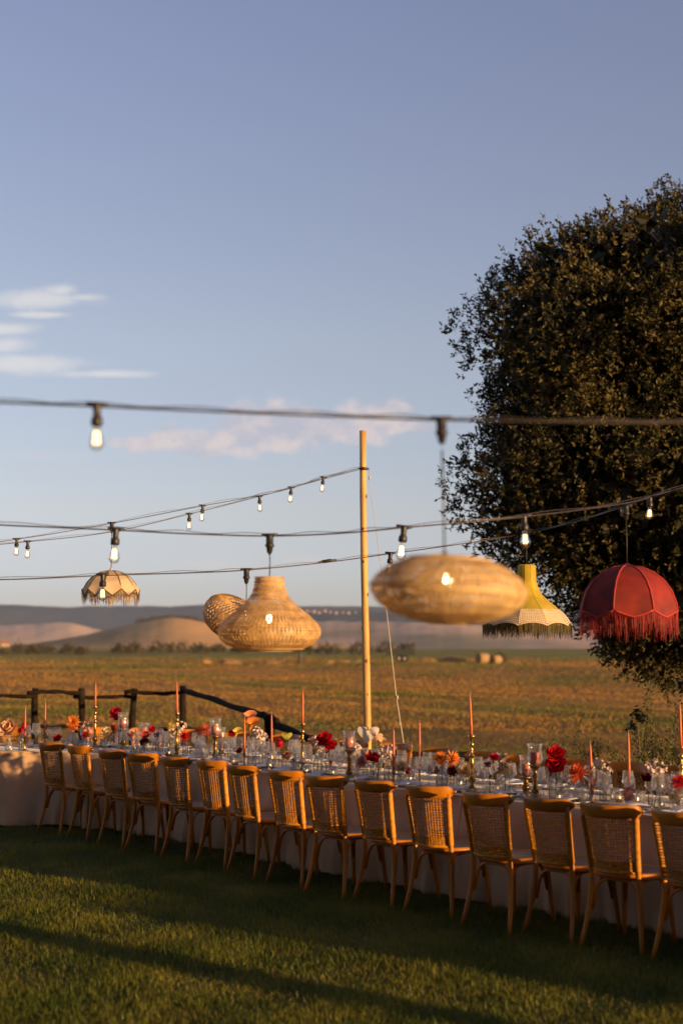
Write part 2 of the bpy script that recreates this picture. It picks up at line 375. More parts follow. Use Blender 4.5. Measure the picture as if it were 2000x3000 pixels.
M['grass'] = mat('grass_blade', (.085, .125, .012), .5, col2=(.27, .245, .030), vs=1.7, trans=.4, spec=.3)
M['drygrass'] = mat('dry_blade', (.22, .16, .06), .6, var=.3, vs=3, trans=.3)
gp = lawn_pts(370000, 6.2, 14.6); hv = .036*(1+.28*np.sin(gp[:, 0]*2.3+gp[:, 1]*1.1)*np.sin(gp[:, 1]*2.9-gp[:, 0])+.2*np.sin(gp[:, 0]*7+1)*np.sin(gp[:, 1]*6))
V, F = blades(0, gp, hv, .4, .0045, .8)
tag(link('grass', mk('grass', V, F, M['grass'], False)), 'short green lawn grass in front of the table', kind='stuff')
V, F = blades(0, lawn_pts(16000, 6.2, 13), .034, .4, .004, 1.2)
tag(link('dry_grass', mk('dry_grass', V, F, M['drygrass'], False)), 'dry yellow blades scattered through the lawn', kind='stuff')
def field_tufts(n, y0, y1):
    y = np.exp(rng.uniform(np.log(y0), np.log(y1), n)); x = rng.uniform(-1, 1, n)*(.28*y+2); return np.stack([x, y], 1)
M['fieldgrass'] = mat('field_blade', (.26, .13, .030), .7, col2=(.43, .24, .065), vs=.25, trans=.25, spec=.1)
M['fieldgreen'] = mat('green_field_blade', (.10, .12, .018), .7, col2=(.26, .20, .04), vs=.1, trans=.25, spec=.1)
def green_patch(p):
    x, y = p[:, 0], p[:, 1]; k = 1/(1+y/110)
    n = np.sin(x*.17*k*2+y*.11*k*2+1)+.8*np.sin(x*.31*k*2-y*.23*k*2+2)+.6*np.sin(x*.09*k*3+y*.5*k*2+np.sin(x*.1*k)*2)
    return .62*n+np.interp(y, [18, 40, 95, 125, 180, 270, 300, 335, 348, 372, 390, 440], [.55, .5, .35, -.25, .15, -.25, .9, 1.0, -1.2, -.8, 1.2, 1.2])+.35*rng.standard_normal(len(p))
def fgrass(name, lab, n, y0, y1, mt, gr):
    p = field_tufts(n, y0, y1); g = green_patch(p); p = p[g > .38] if gr else p[g < .62]
    near = p[:, 1] < 60; V1, F1 = blades(0, p[near], .045, .5, .017, 1.2, ground_z)
    k = 0; Vs, Fs = [V1], [F1]; k += len(V1)
    for a_, b_ in ((60, 110), (110, 180), (180, 290), (290, 440)):
        q = p[(p[:, 1] >= a_) & (p[:, 1] < b_)]; V2, F2 = blades(0, q, max(.0005, .00085-.0012*(a_-60)/400)*(a_+b_)/2, .5, .0006*(a_+b_)/2, 1.0, ground_z); Vs.append(V2); Fs.append(F2+k); k += len(V2)
    tag(link(name, mk(name, np.concatenate(Vs), np.concatenate(Fs), mt, False)), lab, kind='stuff')
fgrass('field_grass', 'dry golden grass standing over the field', 210000, 18, 440, M['fieldgrass'], False)
fgrass('green_field_grass', 'green grass growing in patches over the field', 210000, 18, 440, M['fieldgreen'], True)

# ------------------------------------------------------------------ hills
def hill_mat(name, a, b, c, sc, green=.5, st=(1, .5, 2)):
    m = mat(name, a, .95, col2=b, vs=sc, stretch=st, spec=.05); nt = m.node_tree; bs = nt.nodes['Principled BSDF']
    src = bs.inputs['Base Color'].links[0].from_socket
    g = nt.nodes.new('ShaderNodeTexCoord'); n = nt.nodes.new('ShaderNodeTexNoise'); n.inputs['Scale'].default_value = sc*.55; n.inputs['Detail'].default_value = 6
    mp = nt.nodes.new('ShaderNodeMapping'); mp.inputs['Scale'].default_value = (st[0]*.6, st[1], st[2]*2); mp.inputs['Location'].default_value = (sc*9e3, 3, 1)
    nt.links.new(g.outputs['Object'], mp.inputs[0]); nt.links.new(mp.outputs[0], n.inputs['Vector'])
    r = nt.nodes.new('ShaderNodeMapRange'); r.interpolation_type = 'SMOOTHSTEP'; r.inputs[1].default_value = .48; r.inputs[2].default_value = .62; r.inputs[4].default_value = green
    nt.links.new(n.outputs[0], r.inputs[0]); x = nt.nodes.new('ShaderNodeMix'); x.data_type = 'RGBA'; nt.links.new(r.outputs[0], x.inputs[0])
    nt.links.new(src, x.inputs[6]); x.inputs[7].default_value = (*c, 1); nt.links.new(x.outputs[2], bs.inputs['Base Color'])
    return m
def fbm(x, seed, oct=5):
    r = np.random.default_rng(seed); o = np.zeros_like(x)
    for k in range(oct): o += np.sin(x*(2**k)*(1+.13*r.standard_normal())+r.uniform(0, 9))*.55**k
    return o
def hill(name, label, prof, D, depth, mt, base=-30, seed=1, rough=.03, nx=260, ny=26, rel=.12):
    """prof: skyline (px, py) seen from the terrace, built as a real ridge of the given depth at distance D"""
    pp = np.array(prof, float); px = np.linspace(pp[0, 0], pp[-1, 0], nx)
    py = np.interp(px, pp[:, 0], pp[:, 1])
    k = 9; py = np.convolve(np.pad(py, k, mode='edge'), np.ones(2*k+1)/(2*k+1), 'valid')
    X = (px-1000)/FPX*D; top = HC+(YH-py)/FPX*D
    h = top-base; top = top+fbm(X/D*42, seed)*h*rough
    rows = []
    for j in range(ny):
        t = j/(ny-1); s = t*1.4
        f = math.sin(min(s, 1)*math.pi/2)**1.15 if s <= 1 else 1-(s-1)**2*1.5
        y = D-depth*(1-s); z = base+(top-base)*f
        z = z+fbm(X/D*26+j*.5, seed+3, 4)*h*rel*math.sin(math.pi*min(1, s))*(.6 if s < 1 else .2)*(1 if s < .97 else .3)
        rows.append(np.stack([X*(y/D), np.full(nx, y), z], 1))
    V = np.concatenate(rows); i = np.arange(ny-1)[:, None]*nx+np.arange(nx-1)[None]
    F = np.stack([i, i+1, i+nx+1, i+nx], -1).reshape(-1, 4)
    return tag(link(name, mk(name, V, F, mt)), label, kind='structure')
HA = hill_mat('far_ridge', (.055, .065, .06), (.09, .09, .07), (.035, .048, .045), .0012, .8)
HB = hill_mat('ploughed_hills', (.46, .31, .20), (.62, .45, .31), (.20, .18, .11), .004, .9)
HC_ = hill_mat('brown_hill', (.52, .29, .11), (.64, .39, .16), (.27, .19, .07), .009, .85)
hill('far_mountain_ridge', 'long blue mountain ridge along the horizon',
     [(-900, 1790), (-300, 1770), (0, 1772), (120, 1776), (260, 1784), (320, 1776), (350, 1770), (390, 1782), (450, 1787), (520, 1785), (600, 1776), (680, 1764), (760, 1772), (860, 1780), (1000, 1778), (1150, 1782), (1400, 1786), (1700, 1790), (2400, 1780), (3200, 1790)], 7600, 1500, HA, -60, 3, .012, 400)
hill('wooded_low_ridge', 'low wooded ridge carrying a village behind the pole',
     [(700, 1850), (800, 1818), (880, 1796), (960, 1790), (1060, 1794), (1200, 1800), (1400, 1812), (1600, 1818), (2000, 1812), (2600, 1830)], 5200, 900, HA, -60, 8, .015)
hill('pale_far_hills', 'pale stubble hills below the blue ridge on the left',
     [(-700, 1850), (-200, 1835), (0, 1836), (90, 1832), (170, 1825), (230, 1828), (300, 1848), (420, 1862), (560, 1870)], 4300, 800, HB, -60, 21, .02)
hill('rolling_stubble_hills', 'rolling pinkish stubble hills at the right of the pole',
     [(600, 1845), (760, 1836), (900, 1832), (1000, 1832), (1180, 1826), (1350, 1822), (1500, 1836), (1700, 1845), (1900, 1838), (2300, 1842), (2900, 1830)], 3300, 1100, HB, -40, 5, .02, 300, 34, .24)
hill('brown_hill', 'rounded brown hill with scrub on its crown',
     [(-700, 1906), (-300, 1900), (30, 1893), (150, 1880), (260, 1860), (340, 1840), (400, 1824), (440, 1813), (500, 1809), (560, 1813), (610, 1828), (680, 1846), (780, 1862), (900, 1880), (1050, 1896), (1200, 1910)], 1700, 520, HC_, -16, 11, .014, 300, 34, .10)
for k, (px, py, s) in enumerate([(900, 1791, 1.0), (918, 1793, 1.3), (935, 1795, .9), (950, 1791, 1.2), (968, 1793, .8), (985, 1796, 1.1), (1003, 1794, .8), (1022, 1796, 1.0), (1040, 1794, .7)]):
    o = thing('village_house', 'small pale house, %s from the left in the hilltop village' % ORD[k], 'house', P(px, py+3, 4750), random.uniform(-.6, .6), 'village houses on the far ridge')
    a, b_, h = 9*s, 7*s, 6*s
    MB().box((0, 0, h/2), (a, b_, h)).obj('wall', M.setdefault('hwall', mat('house_wall', (.40, .31, .24), .9)), o, False)
    MB().add([(-a/2-.4, -b_/2-.4, h), (a/2+.4, -b_/2-.4, h), (a/2+.4, b_/2+.4, h), (-a/2-.4, b_/2+.4, h), (-a/2-.4, 0, h*1.4), (a/2+.4, 0, h*1.4)], [(0, 1, 5, 4), (2, 3, 4, 5), (0, 4, 3), (1, 2, 5), (0, 3, 2, 1)]).obj('roof', M.setdefault('hroof', mat('tile_roof', (.35, .15, .08), .9)), o, False)
for lab, px, py, D, s in (('pale farmhouse standing at the foot of the brown hill by the frame edge', 2, 1898, 900, .9), ('pale farm building on the stubble hills beside the pole', 1232, 1873, 2900, 1.6), ('low pale barn on the stubble hills below the wicker disc lamp', 1352, 1868, 2950, 1.2)):
    o = thing('farm_building', lab, 'building', P(px, py, D)-Vector((0, 0, 3*s)), .4)
    MB().box((0, 0, 3*s), (11*s, 7*s, 6*s)).obj('wall', M['hwall'], o, False)
    MB().add([(-6*s, -4*s, 6*s), (6*s, -4*s, 6*s), (6*s, 4*s, 6*s), (-6*s, 4*s, 6*s), (-6*s, 0, 8*s), (6*s, 0, 8*s)], [(0, 1, 5, 4), (2, 3, 4, 5), (0, 4, 3), (1, 2, 5), (0, 3, 2, 1)]).obj('roof', M['hroof'], o, False)

# ------------------------------------------------------------------ foliage tools
def leaf_quads(p, d, L, W, nrm=None):
    """p, d: (n,3) leaf bases and directions -> folded diamond leaves"""
    k = len(p); d = d/np.linalg.norm(d, axis=1)[:, None]
    q = rng.standard_normal((k, 3)) if nrm is None else nrm+.55*rng.standard_normal((k, 3)); s = np.cross(d, q); s /= np.linalg.norm(s, axis=1)[:, None]; n = np.cross(s, d)
    L = L*rng.uniform(.65, 1.35, k)[:, None]; W = W*rng.uniform(.7, 1.3, k)[:, None]
    V = np.stack([p, p+d*L*.5+s*W/2+n*W*.12, p+d*L, p+d*L*.5-s*W/2+n*W*.12], 1).reshape(-1, 3)
    i = np.arange(k)[:, None]*4
    return V, np.concatenate([i+np.array([[0, 1, 2]]), i+np.array([[0, 2, 3]])])
def sprigs(base, dirs, nl, tl, L, W, spread=.9, nrm=None):
    n = len(base); t = np.tile(np.linspace(.15, 1, nl), (n, 1))
    p = base[:, None]+dirs[:, None]*(t*tl*rng.uniform(.6, 1.3, (n, 1)))[..., None]
    d = dirs[:, None]*.9+rng.standard_normal((n, nl, 3))*spread
    return leaf_quads(p.reshape(-1, 3), d.reshape(-1, 3), L, W, None if nrm is None else np.repeat(nrm, nl, 0))
def bush(name, label, cat, loc, rx, ry, h, n, L, W, mt, group=None, up=.7, stem=True, trunk=0):
    o = thing(name, label, cat, loc, 0, group)
    u = rng.standard_normal((n, 3)); u /= np.linalg.norm(u, axis=1)[:, None]; u[:, 2] = np.abs(u[:, 2])
    lob = 1+.28*np.sin(u[:, 0]*5+h*9)*np.sin(u[:, 1]*4+1+h*3)+.16*np.sin(u[:, 0]*11+u[:, 2]*9)
    rr = rng.uniform(.35, 1, n)**.5*lob; p = u*rr[:, None]*np.array([rx, ry, h-trunk])+np.array([0, 0, trunk])
    d = u+np.array([0, 0, up]); d /= np.linalg.norm(d, axis=1)[:, None]
    V, F = sprigs(p, d, 5, L*2.2, L, W)
    link('foliage', mk('foliage', V, F, mt, False), o)
    if stem:
        m = MB()
        for k in range(5):
            a = k*1.3+h; m.tube([(0, 0, -.1), (rx*.25*math.cos(a), ry*.25*math.sin(a), h*.4), (rx*.5*math.cos(a), ry*.5*math.sin(a), h*.75)], [h*.03, h*.02, h*.008], 5)
        m.obj('trunk', M['bark'], o)
    return o
# ------------------------------------------------------------------ large oak
TD, TX = 20.0, (2050-1000)/FPX*20
prof = [(545, 2010, .5), (560, 1900, 1), (640, 1700, 1), (690, 1590, 1), (740, 1462, 1), (830, 1405, 1), (940, 1350, 1), (1040, 1372, 1), (1110, 1402, 1), (1150, 1440, .9), (1190, 1385, .9), (1250, 1425, 1), (1300, 1435, 1), (1350, 1380, 1), (1420, 1330, 1), (1500, 1340, 1), (1560, 1405, 1), (1600, 1450, 1), (1680, 1540, 1), (1750, 1610, 1), (1850, 1690, 1), (1920, 1765, 1), (1970, 1830, 1), (2015, 1960, .9)]
pz = np.array([HC+(YH-a)/FPX*TD for a, b_, c_ in prof]); pr = np.array([(2050-b_)/FPX*TD for a, b_, c_ in prof])
zi = np.argsort(pz); ztab, rtab = pz[zi], pr[zi]
tree = thing('oak_tree', 'large dark evergreen oak with gold-lit leaves rising at the right edge', 'tree', (TX, TD, float(ground_z(TX, TD))))
tz = tree.location.z
m = MB(); m.tube([(0, 0, -.2), (.03, .02, .5), (-.02, 0, 1.2), (.05, .03, 2.2), (0, 0, 3.4), (.1, .1, 5.2), (.0, 0, 7.2)], [.42, .33, .28, .26, .2, .12, .04], 12); m.obj('trunk', M['bark'], tree)
for k in range(16):
    a = k*2.4; z0 = 1.6+k*.32; r1 = float(np.interp(z0+1.4+tz, ztab, rtab))*.6; m = MB()
    m.tube([(0, 0, z0), (r1*.35*math.cos(a), r1*.35*math.sin(a), z0+.35), (r1*.7*math.cos(a+.15), r1*.7*math.sin(a+.15), z0+.9), (r1*math.cos(a+.1), r1*math.sin(a+.1), z0+1.3)], [.12, .08, .045, .012], 6); m.obj('limb', M['bark'], tree)
LB = []
def lobe(z, a, R_, f=1.0):
    r = max(.05, float(np.interp(z, ztab, rtab))*f-R_*.93); t_ = (z-ztab[0])/(ztab[-1]-ztab[0]); z = z-R_*.85*max(0, (t_-.45)/.55)**1.2+R_*.6*max(0, (.25-t_)/.25); LB.append((r*math.cos(a), r*math.sin(a), z-tz, R_))
for z_, rr_ in zip(ztab[::1], rtab[::1]):          # lobes that make the outline towards the pole
    lobe(z_+random.uniform(-.1, .1), math.pi+random.uniform(-.12, .12), random.uniform(.42, .72), random.uniform(.95, 1.04)); lobe(z_+random.uniform(-.25, .25), math.pi+random.uniform(-.9, .9), random.uniform(.6, .9), random.uniform(.86, .96))
    if random.random() < .75: lobe(z_+random.uniform(-.2, .2), math.pi+random.choice((-1, 1))*random.uniform(.25, .6), random.uniform(.5, .85))
for k in range(105):
    z = random.uniform(ztab[0]+.3, ztab[-1]-.3); lobe(z, random.uniform(-math.pi, 0) if k % 3 else random.uniform(0, 6.3), random.uniform(.55, 1.1), random.uniform(.70, 1.08))
LB = np.array(LB); cc = LB[:, :3]; per = np.clip(LB[:, 3]**2*430, 90, 420).astype(int)
ii = np.repeat(np.arange(len(LB)), per); u = rng.standard_normal((len(ii), 3)); u[:, 2] += .35; u /= np.linalg.norm(u, axis=1)[:, None]
wob = 1+.11*np.sin(u[:, 0]*7+ii)+.11*np.sin(u[:, 2]*9+ii*2.1)+.08*np.sin(u[:, 1]*13+ii)
p = cc[ii]+u*(LB[ii, 3]*wob*rng.uniform(.45, 1.0, len(ii))**.28)[:, None]*np.array([1, 1, .8])
d = u*.9+rng.standard_normal(p.shape)*.5+np.array([0, 0, .3]); d /= np.linalg.norm(d, axis=1)[:, None]
print('CLR lobes', len(LB), len(ii))
V, F = sprigs(p, d, 8, .15, .062, .031, .75, u)
link('crown', mk('crown', V, F, M['oak'], False), tree)
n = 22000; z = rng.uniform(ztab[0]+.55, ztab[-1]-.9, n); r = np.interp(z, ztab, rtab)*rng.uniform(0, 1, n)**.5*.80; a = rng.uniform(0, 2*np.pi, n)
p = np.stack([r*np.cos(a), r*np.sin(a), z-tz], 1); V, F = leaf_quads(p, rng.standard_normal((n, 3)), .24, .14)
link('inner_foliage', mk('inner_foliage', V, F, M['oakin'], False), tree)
# twigs poking out
m = MB()
for k in range(70):
    q_ = LB[rng.integers(len(LB))]; c = q_[:3]; e = np.array([c[0], c[1], .5]); e /= np.linalg.norm(e); m.tube([c, c+e*q_[3]*.5, c+e*q_[3]*1.05], [.010, .006, .003], 4, False)
tag(m.obj('twigs', M['twig'], tree), kind='stuff')

# ------------------------------------------------------------------ shrubs beyond the table
def sh(px, py0, py1, hw, D, n, lab, **k):
    g = float(ground_z((px-1000)/FPX*D, D)); t = P(px, py0, D); h = t.z-g
    return bush('shrub', lab, 'shrub', (t.x, D, g), hw/FPX*D, hw/FPX*D*.8, h, n, .05, .014, M['bush'], 'shrubs along the rail fence', **k)
sh(1608, 2186, 2300, 50, 15.6, 520, 'green rosemary shrub behind the two stacked red roses')
sh(1690, 2215, 2300, 46, 15.8, 420, 'low dark shrub behind the big orange dahlia')
sh(1735, 2200, 2300, 26, 15.9, 260, 'narrow green shrub between orange dahlia and plain coral taper')
sh(1905, 2110, 2300, 62, 15.4, 900, 'tall pale-tipped shrub left of the taper at the frame edge')
sh(1985, 2110, 2300, 48, 15.7, 800, 'tall shrub behind the taper candle at the frame edge')
sh(1840, 2225, 2320, 60, 14.9, 500, 'low green shrub under the rail right of the second-last taper')
sh(1330, 2250, 2320, 70, 16.5, 300, 'low weedy shrub beyond the rail behind the double orange dahlia')
sp = thing('vine_sprig', 'thin arching vine shoot with two dark leaf bunches above the shrubs', 'plant', P(1880, 2300, 15.2))
def loc3(px, py): return P(px, py, 15.2)-sp.location
m = MB(); m.tube([loc3(1880, 2300), loc3(1872, 2200), loc3(1868, 2140), loc3(1862, 2100), loc3(1850, 2078)], [.008, .007, .006, .004, .003], 5)
m.tube([loc3(1868, 2190), loc3(1858, 2150), loc3(1846, 2128)], [.005, .004, .003], 5); m.tube([loc3(1868, 2200), loc3(1820, 2160), loc3(1786, 2120)], [.005, .004, .002], 5); m.obj('stem', M['twig'], sp)
for px, py, s in ((1868, 2092, 26), (1880, 2104, 14), (1846, 2130, 16)):
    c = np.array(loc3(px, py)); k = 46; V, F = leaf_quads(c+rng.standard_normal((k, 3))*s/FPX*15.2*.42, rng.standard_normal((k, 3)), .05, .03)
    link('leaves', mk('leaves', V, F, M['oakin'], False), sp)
# ------------------------------------------------------------------ far field: hedgerow, hay, wagon
hb = [(10, 1896, 30), (62, 1890, 22), (104, 1895, 18), (140, 1900, 26), (206, 1893, 22), (246, 1900, 16), (355, 1898, 22), (400, 1893, 26), (470, 1890, 34), (530, 1888, 36), (590, 1895, 24), (640, 1900, 22), (700, 1898, 20), (1052, 1884, 40), (1130, 1888, 30), (960, 1890, 40), (1190, 1896, 24)]
for k, (px, py, hw) in enumerate(hb):
    D = 500+(k*37) % 60; x = (px-1000)/FPX*D; g = float(ground_z(x, D))-.2
    bush('hedgerow_bush', 'dark bush in the far hedgerow, %s counted from the left' % ORD[k], 'bush', (x, D, g), hw/FPX*D, hw/FPX*D*.8, (1916-py)/FPX*D, 160, .6, .36, M['farbush'], 'bushes along the far field edge')
o = bush('round_tree', 'small round tree on the field below the bell lamp', 'tree', Vector((-10.0, 345, float(ground_z(-10, 345)))), 2.8, 2.8, 6.4, 500, .4, .2, M['oak'], trunk=2.4, stem=False)
MB().tube([(0, 0, -.4), (.1, 0, 1.5), (-.1, 0, 4)], [.55, .4, .2], 8).obj('trunk', M['bark'], o)
bush('scrub_tree', 'low green bush among the hay beside the bales', 'bush', Vector((38.5, 350, float(ground_z(38.5, 350)))), 2, 1.4, 2.2, 260, .25, .14, M['farbush'])
for k, px in enumerate((420, 462, 500, 532, 560, 590)):
    bush('hilltop_scrub', 'dark scrub patch on the brown hill crown, %s from the left' % ORD[k], 'bush', P(px, float(np.interp(px, [400, 440, 500, 560, 610], [1830, 1820, 1815, 1819, 1834])), 1672), 10, 12, 3.6, 150, 1.1, .7, M['farbush'], 'scrub on the brown hill')
def heap(lab, px, py, hw, hh, D, grp='heaps of cut hay along the field', name='hay_heap'):
    x_ = (px-1000)/FPX*D; o = thing(name, lab, 'hay', (x_, D, float(ground_z(x_, D))), random.uniform(-.3, .3), grp); a, h = hw/FPX*D, hh/FPX*D
    V = []; n = 22; mR = 9
    for j in range(mR):
        f = j/(mR-1)
        for k in range(n):
            th = 2*math.pi*k/n; r = math.cos(f*1.5)*(1+.16*math.sin(th*3+px)+.1*math.sin(th*7+py))
            V.append((a*r*math.cos(th), a*.5*r*math.sin(th), h*(math.sin(f*1.55)*(1+.22*math.sin(th*2+px*.1+f*3)))-.3))
    F = [(i*n+k, i*n+(k+1) % n, (i+1)*n+(k+1) % n, (i+1)*n+k) for i in range(mR-1) for k in range(n)]
    link('pile', mk('pile', V, F, M['hay']), o)
    q = 260; ph = rng.uniform(0, 2*np.pi, q); rr = rng.uniform(0, 1, q)**.5
    pp = np.stack([a*rr*np.cos(ph), a*.5*rr*np.sin(ph), h*np.sqrt(1-rr**2)*.95-.15], 1)
    V, F = leaf_quads(pp, rng.standard_normal((q, 3))+np.array([0, 0, .8]), h*.5, h*.05); tag(link('straw', mk('straw', V, F, M['hay'], False), o), kind='stuff')
for k, (px, hw, hh) in enumerate([(604, 18, 14), (672, 38, 14), (790, 40, 12), (960, 26, 10), (1008, 22, 9), (1060, 26, 9), (1255, 30, 12), (1325, 44, 14), (1500, 26, 10)]):
    heap('golden heap of cut hay, %s from the left in the field row' % ORD[k], px, 1936, hw, hh, 345)
for lab, px, hw in (('round hay bale lying in shade beside the smaller pale bale', 1411, 15), ('small pale round hay bale right of the darker bale', 1449, 13), ('lone round hay bale far right beside the oak leaves', 1786, 11)):
    x_ = (px-1000)/FPX*338; o = thing('hay_bale', lab, 'hay bale', (x_, 338, float(ground_z(x_, 338))-.05), random.uniform(.3, .9), 'round hay bales'); r = hw/FPX*338
    MB().lathe([(0, -r*1.1), (r*.9, -r*1.1), (r, -r), (r*1.03, 0), (r, r), (r*.9, r*1.1), (0, r*1.1)], 18, M=Matrix.Translation((0, 0, r*.95)) @ Matrix.Rotation(R(90), 4, 'Y')).obj('bale', M['hay'], o)
    for q in (-.5, 0, .5): MB().lathe([(r*1.05, q*r-.04), (r*1.06, q*r), (r*1.05, q*r+.04)], 18, M=Matrix.Translation((0, 0, r*.95)) @ Matrix.Rotation(R(90), 4, 'Y')).obj('twine', M['rope'], o)
WD = 340; wg = thing('farm_wagon', 'dark green flatbed hay wagon parked on the field right of the pole', 'wagon', ((1176-1000)/FPX*WD, WD, float(ground_z((1176-1000)/FPX*WD, WD))), -.15); s = WD/FPX
M['wagon'] = mat('wagon_paint', (.035, .04, .025), .7, var=.4); M['tyre'] = mat('tyre', (.02, .02, .02), .8)
MB().box((0, 0, 22*s), (82*s, 24*s, 5*s)).obj('chassis', M['wagon'], wg, False)
MB().box((-2*s, -12*s, 30*s), (78*s, 1.2*s, 14*s)).obj('side_board', M['wagon'], wg, False); MB().box((-2*s, 12*s, 30*s), (78*s, 1.2*s, 14*s)).obj('side_board', M['wagon'], wg, False)
MB().box((-38*s, 0, 31*s), (1.5*s, 24*s, 22*s)).obj('head_board', M['wagon'], wg, False); MB().box((38*s, 0, 30*s), (1.2*s, 24*s, 14*s)).obj('tail_board', M['wagon'], wg, False)
MB().tube([(-40*s, 0, 20*s), (-60*s, 0, 10*s)], 1.2*s, 6).obj('drawbar', M['wagon'], wg)
for x in (-8, 8):
    for y in (-13, 13):
        wl = MB().lathe([(5*s, -2.5*s), (9*s, -2.5*s), (10*s, 0), (9*s, 2.5*s), (5*s, 2.5*s)], 16, M=Matrix.Translation((x*s, y*s, 10*s)) @ Matrix.Rotation(R(90), 4, 'X')).obj('wheel', M['tyre'], wg)
        MB().lathe([(0, -2*s), (5*s, -2*s), (5*s, 2*s), (0, 2*s)], 12, M=Matrix.Translation((x*s, y*s, 10*s)) @ Matrix.Rotation(R(90), 4, 'X')).obj('rim', M['hwall'], wl)
# ------------------------------------------------------------------ rail fence
fn = thing('log_fence', 'dark tarred log fence with overlapping rails behind the table', 'fence', (P(535, 2010, 24).x, 24, 0))
fo = fn.location
def post(px, py, D, r, lean=0):
    t = P(px, py, D); g = float(ground_z(t.x, t.y)); m = MB(); dx = lean
    pts = [Vector((t.x+dx*(1-f)*.3+.008*math.sin(f*9+px), D, g-.2+(t.z-g+.2)*f)) for f in np.linspace(0, 1, 8)]
    m.tube([p-fo for p in pts], [r*(1+.08*math.sin(k*2+px)) for k in range(8)], 10); m.obj('post', M['fence'], fn)
def rail(a, b, r, dy=0.0):
    A, B = P(*a), P(*b); m = MB()
    pts = [A.lerp(B, f)+Vector((0, dy, .010*math.sin(f*7+a[0])+.007*math.sin(f*17+a[1]))) for f in np.linspace(0, 1, 12)]
    m.tube([p-fo for p in pts], [r*(1.05+.12*math.sin(k*1.7+a[0])-.1*k/11) for k in range(12)], 9); m.obj('rail', M['fence'], fn)
for px, py, ln in ((-150, 2018, .05), (104, 2016, -.02), (240, 2016, -.06), (394, 2017, .22), (537, 2009, 0)): post(px, py, 24, .055, -ln)
post(786, 2092, 17.2, .052); post(797, 2100, 17.1, .04); post(1030, 2200, 14.6, .055); post(1277, 2196, 14.4, .06); post(1447, 2206, 14.3, .05); post(1700, 2236, 14.2, .055); post(1930, 2262, 14.1, .055)
rail((-260, 2044, 23.9), (108, 2038, 23.9), .034); rail((80, 2027, 23.9), (240, 2029, 23.9), .034); rail((216, 2042, 24.1), (392, 2042, 24.1), .032); rail((365, 2029, 23.9), (537, 2031, 23.9), .034)
rail((-260, 2140, 24), (108, 2134, 24), .032); rail((90, 2128, 23.9), (250, 2130, 23.9), .032); rail((216, 2142, 24.1), (400, 2146, 24.1), .032); rail((380, 2140, 23.9), (537, 2138, 24), .034)
rail((540, 2024, 24), (800, 2104, 17.1), .042); rail((770, 2092, 17.2), (815, 2118, 16.8), .04); rail((800, 2122, 17), (1040, 2212, 14.5), .045); rail((545, 2132, 24), (800, 2205, 17.2), .04)
rail((1010, 2208, 14.5), (1290, 2214, 14.35), .042); rail((1260, 2212, 14.3), (1460, 2222, 14.25), .045); rail((1430, 2220, 14.3), (1720, 2246, 14.2), .044); rail((1690, 2248, 14.15), (2060, 2272, 14.1), .046)
rail((1690, 2272, 14.25), (2060, 2296, 14.1), .05); rail((1010, 2290, 14.5), (1720, 2330, 14.3), .04)
# ------------------------------------------------------------------ pole and guy rope
pl = thing('timber_pole', 'tall peeled pine pole carrying the string lights behind the table', 'pole', P(1078, 2215, 16.3)); b0 = pl.location.copy()
gz = float(ground_z(b0.x, b0.y)); top = P(1063, 1262, 16.3); m = MB()
pts = [Vector((0, 0, gz-b0.z-.4))+(top-b0-Vector((0, 0, gz-b0.z-.4)))*f+Vector((.008*math.sin(f*6), 0, 0)) for f in np.linspace(0, 1, 14)]
m.tube(pts, [.045-.008*f+.0012*math.sin(f*40) for f in np.linspace(0, 1, 14)], 16); m.obj('post', M['pole'], pl)
M['knot'] = mat('knot', (.16, .08, .025), .7)
for k in range(11):
    f = .14+k*.078; q = pts[0].lerp(pts[-1], f); a = -1.6+1.1*math.sin(k*2.3); nrm_ = Vector((math.cos(a), math.sin(a), 0)); c_ = q+nrm_*(.0445-.008*f)
    MB().lathe([(0, .004), (.010, .0035), (.015, .001), (.017, -.004)], 10, M=Matrix.Translation(c_) @ nrm_.to_track_quat('Z', 'Y').to_matrix().to_4x4() @ Matrix.Diagonal((1, 1.5, 1, 1))).obj('knot', M['knot'], pl)
MB().tube([P(1050, 1372, 16.25)-b0, P(1064, 1371, 16.2)-b0, P(1080, 1374, 16.25)-b0], .01, 6).obj('eye_bolt', M['wire'], pl)
MB().lathe([(.047, -.015), (.05, 0), (.047, .015)], 14, c=tuple(P(1064, 1373, 16.3)-b0)).obj('wire_collar', M['wire'], pl)
gr = thing('guy_rope', 'thin pale guy rope slanting down from the pole top', 'rope', P(1196, 2290, 15.5)); g0 = gr.location
MB().tube([P(a, b, d)-g0 for a, b, d in ((1080, 1374, 16.2), (1085, 1440, 16.1), (1108, 1600, 16), (1133, 1800, 15.8), (1160, 2040, 15.6), (1185, 2200, 15.5), (1196, 2300, 15.5))], [.003, .003, .004, .005, .006, .007, .007], 6).obj('line', M['rope'], gr)
for a, b in ((1082, 1400), (1163, 2043), (1170, 2120), (1183, 2186)): MB().lathe([(.004, -.02), (.012, -.012), (.012, .012), (.004, .02)], 8, c=tuple(P(a, b, 15.58)-g0)).obj('knot', M['rope'], gr)
# ------------------------------------------------------------------ added hedge up-sun of the lawn (throws the evening shade on the grass)
LP = Vector((-SUN_AZ.y, SUN_AZ.x))
def sun_pt(a, q): return Vector((SUN_AZ.x*a+LP.x*q, SUN_AZ.y*a+LP.y*q, 0))
te = math.tan(SUN_EL)

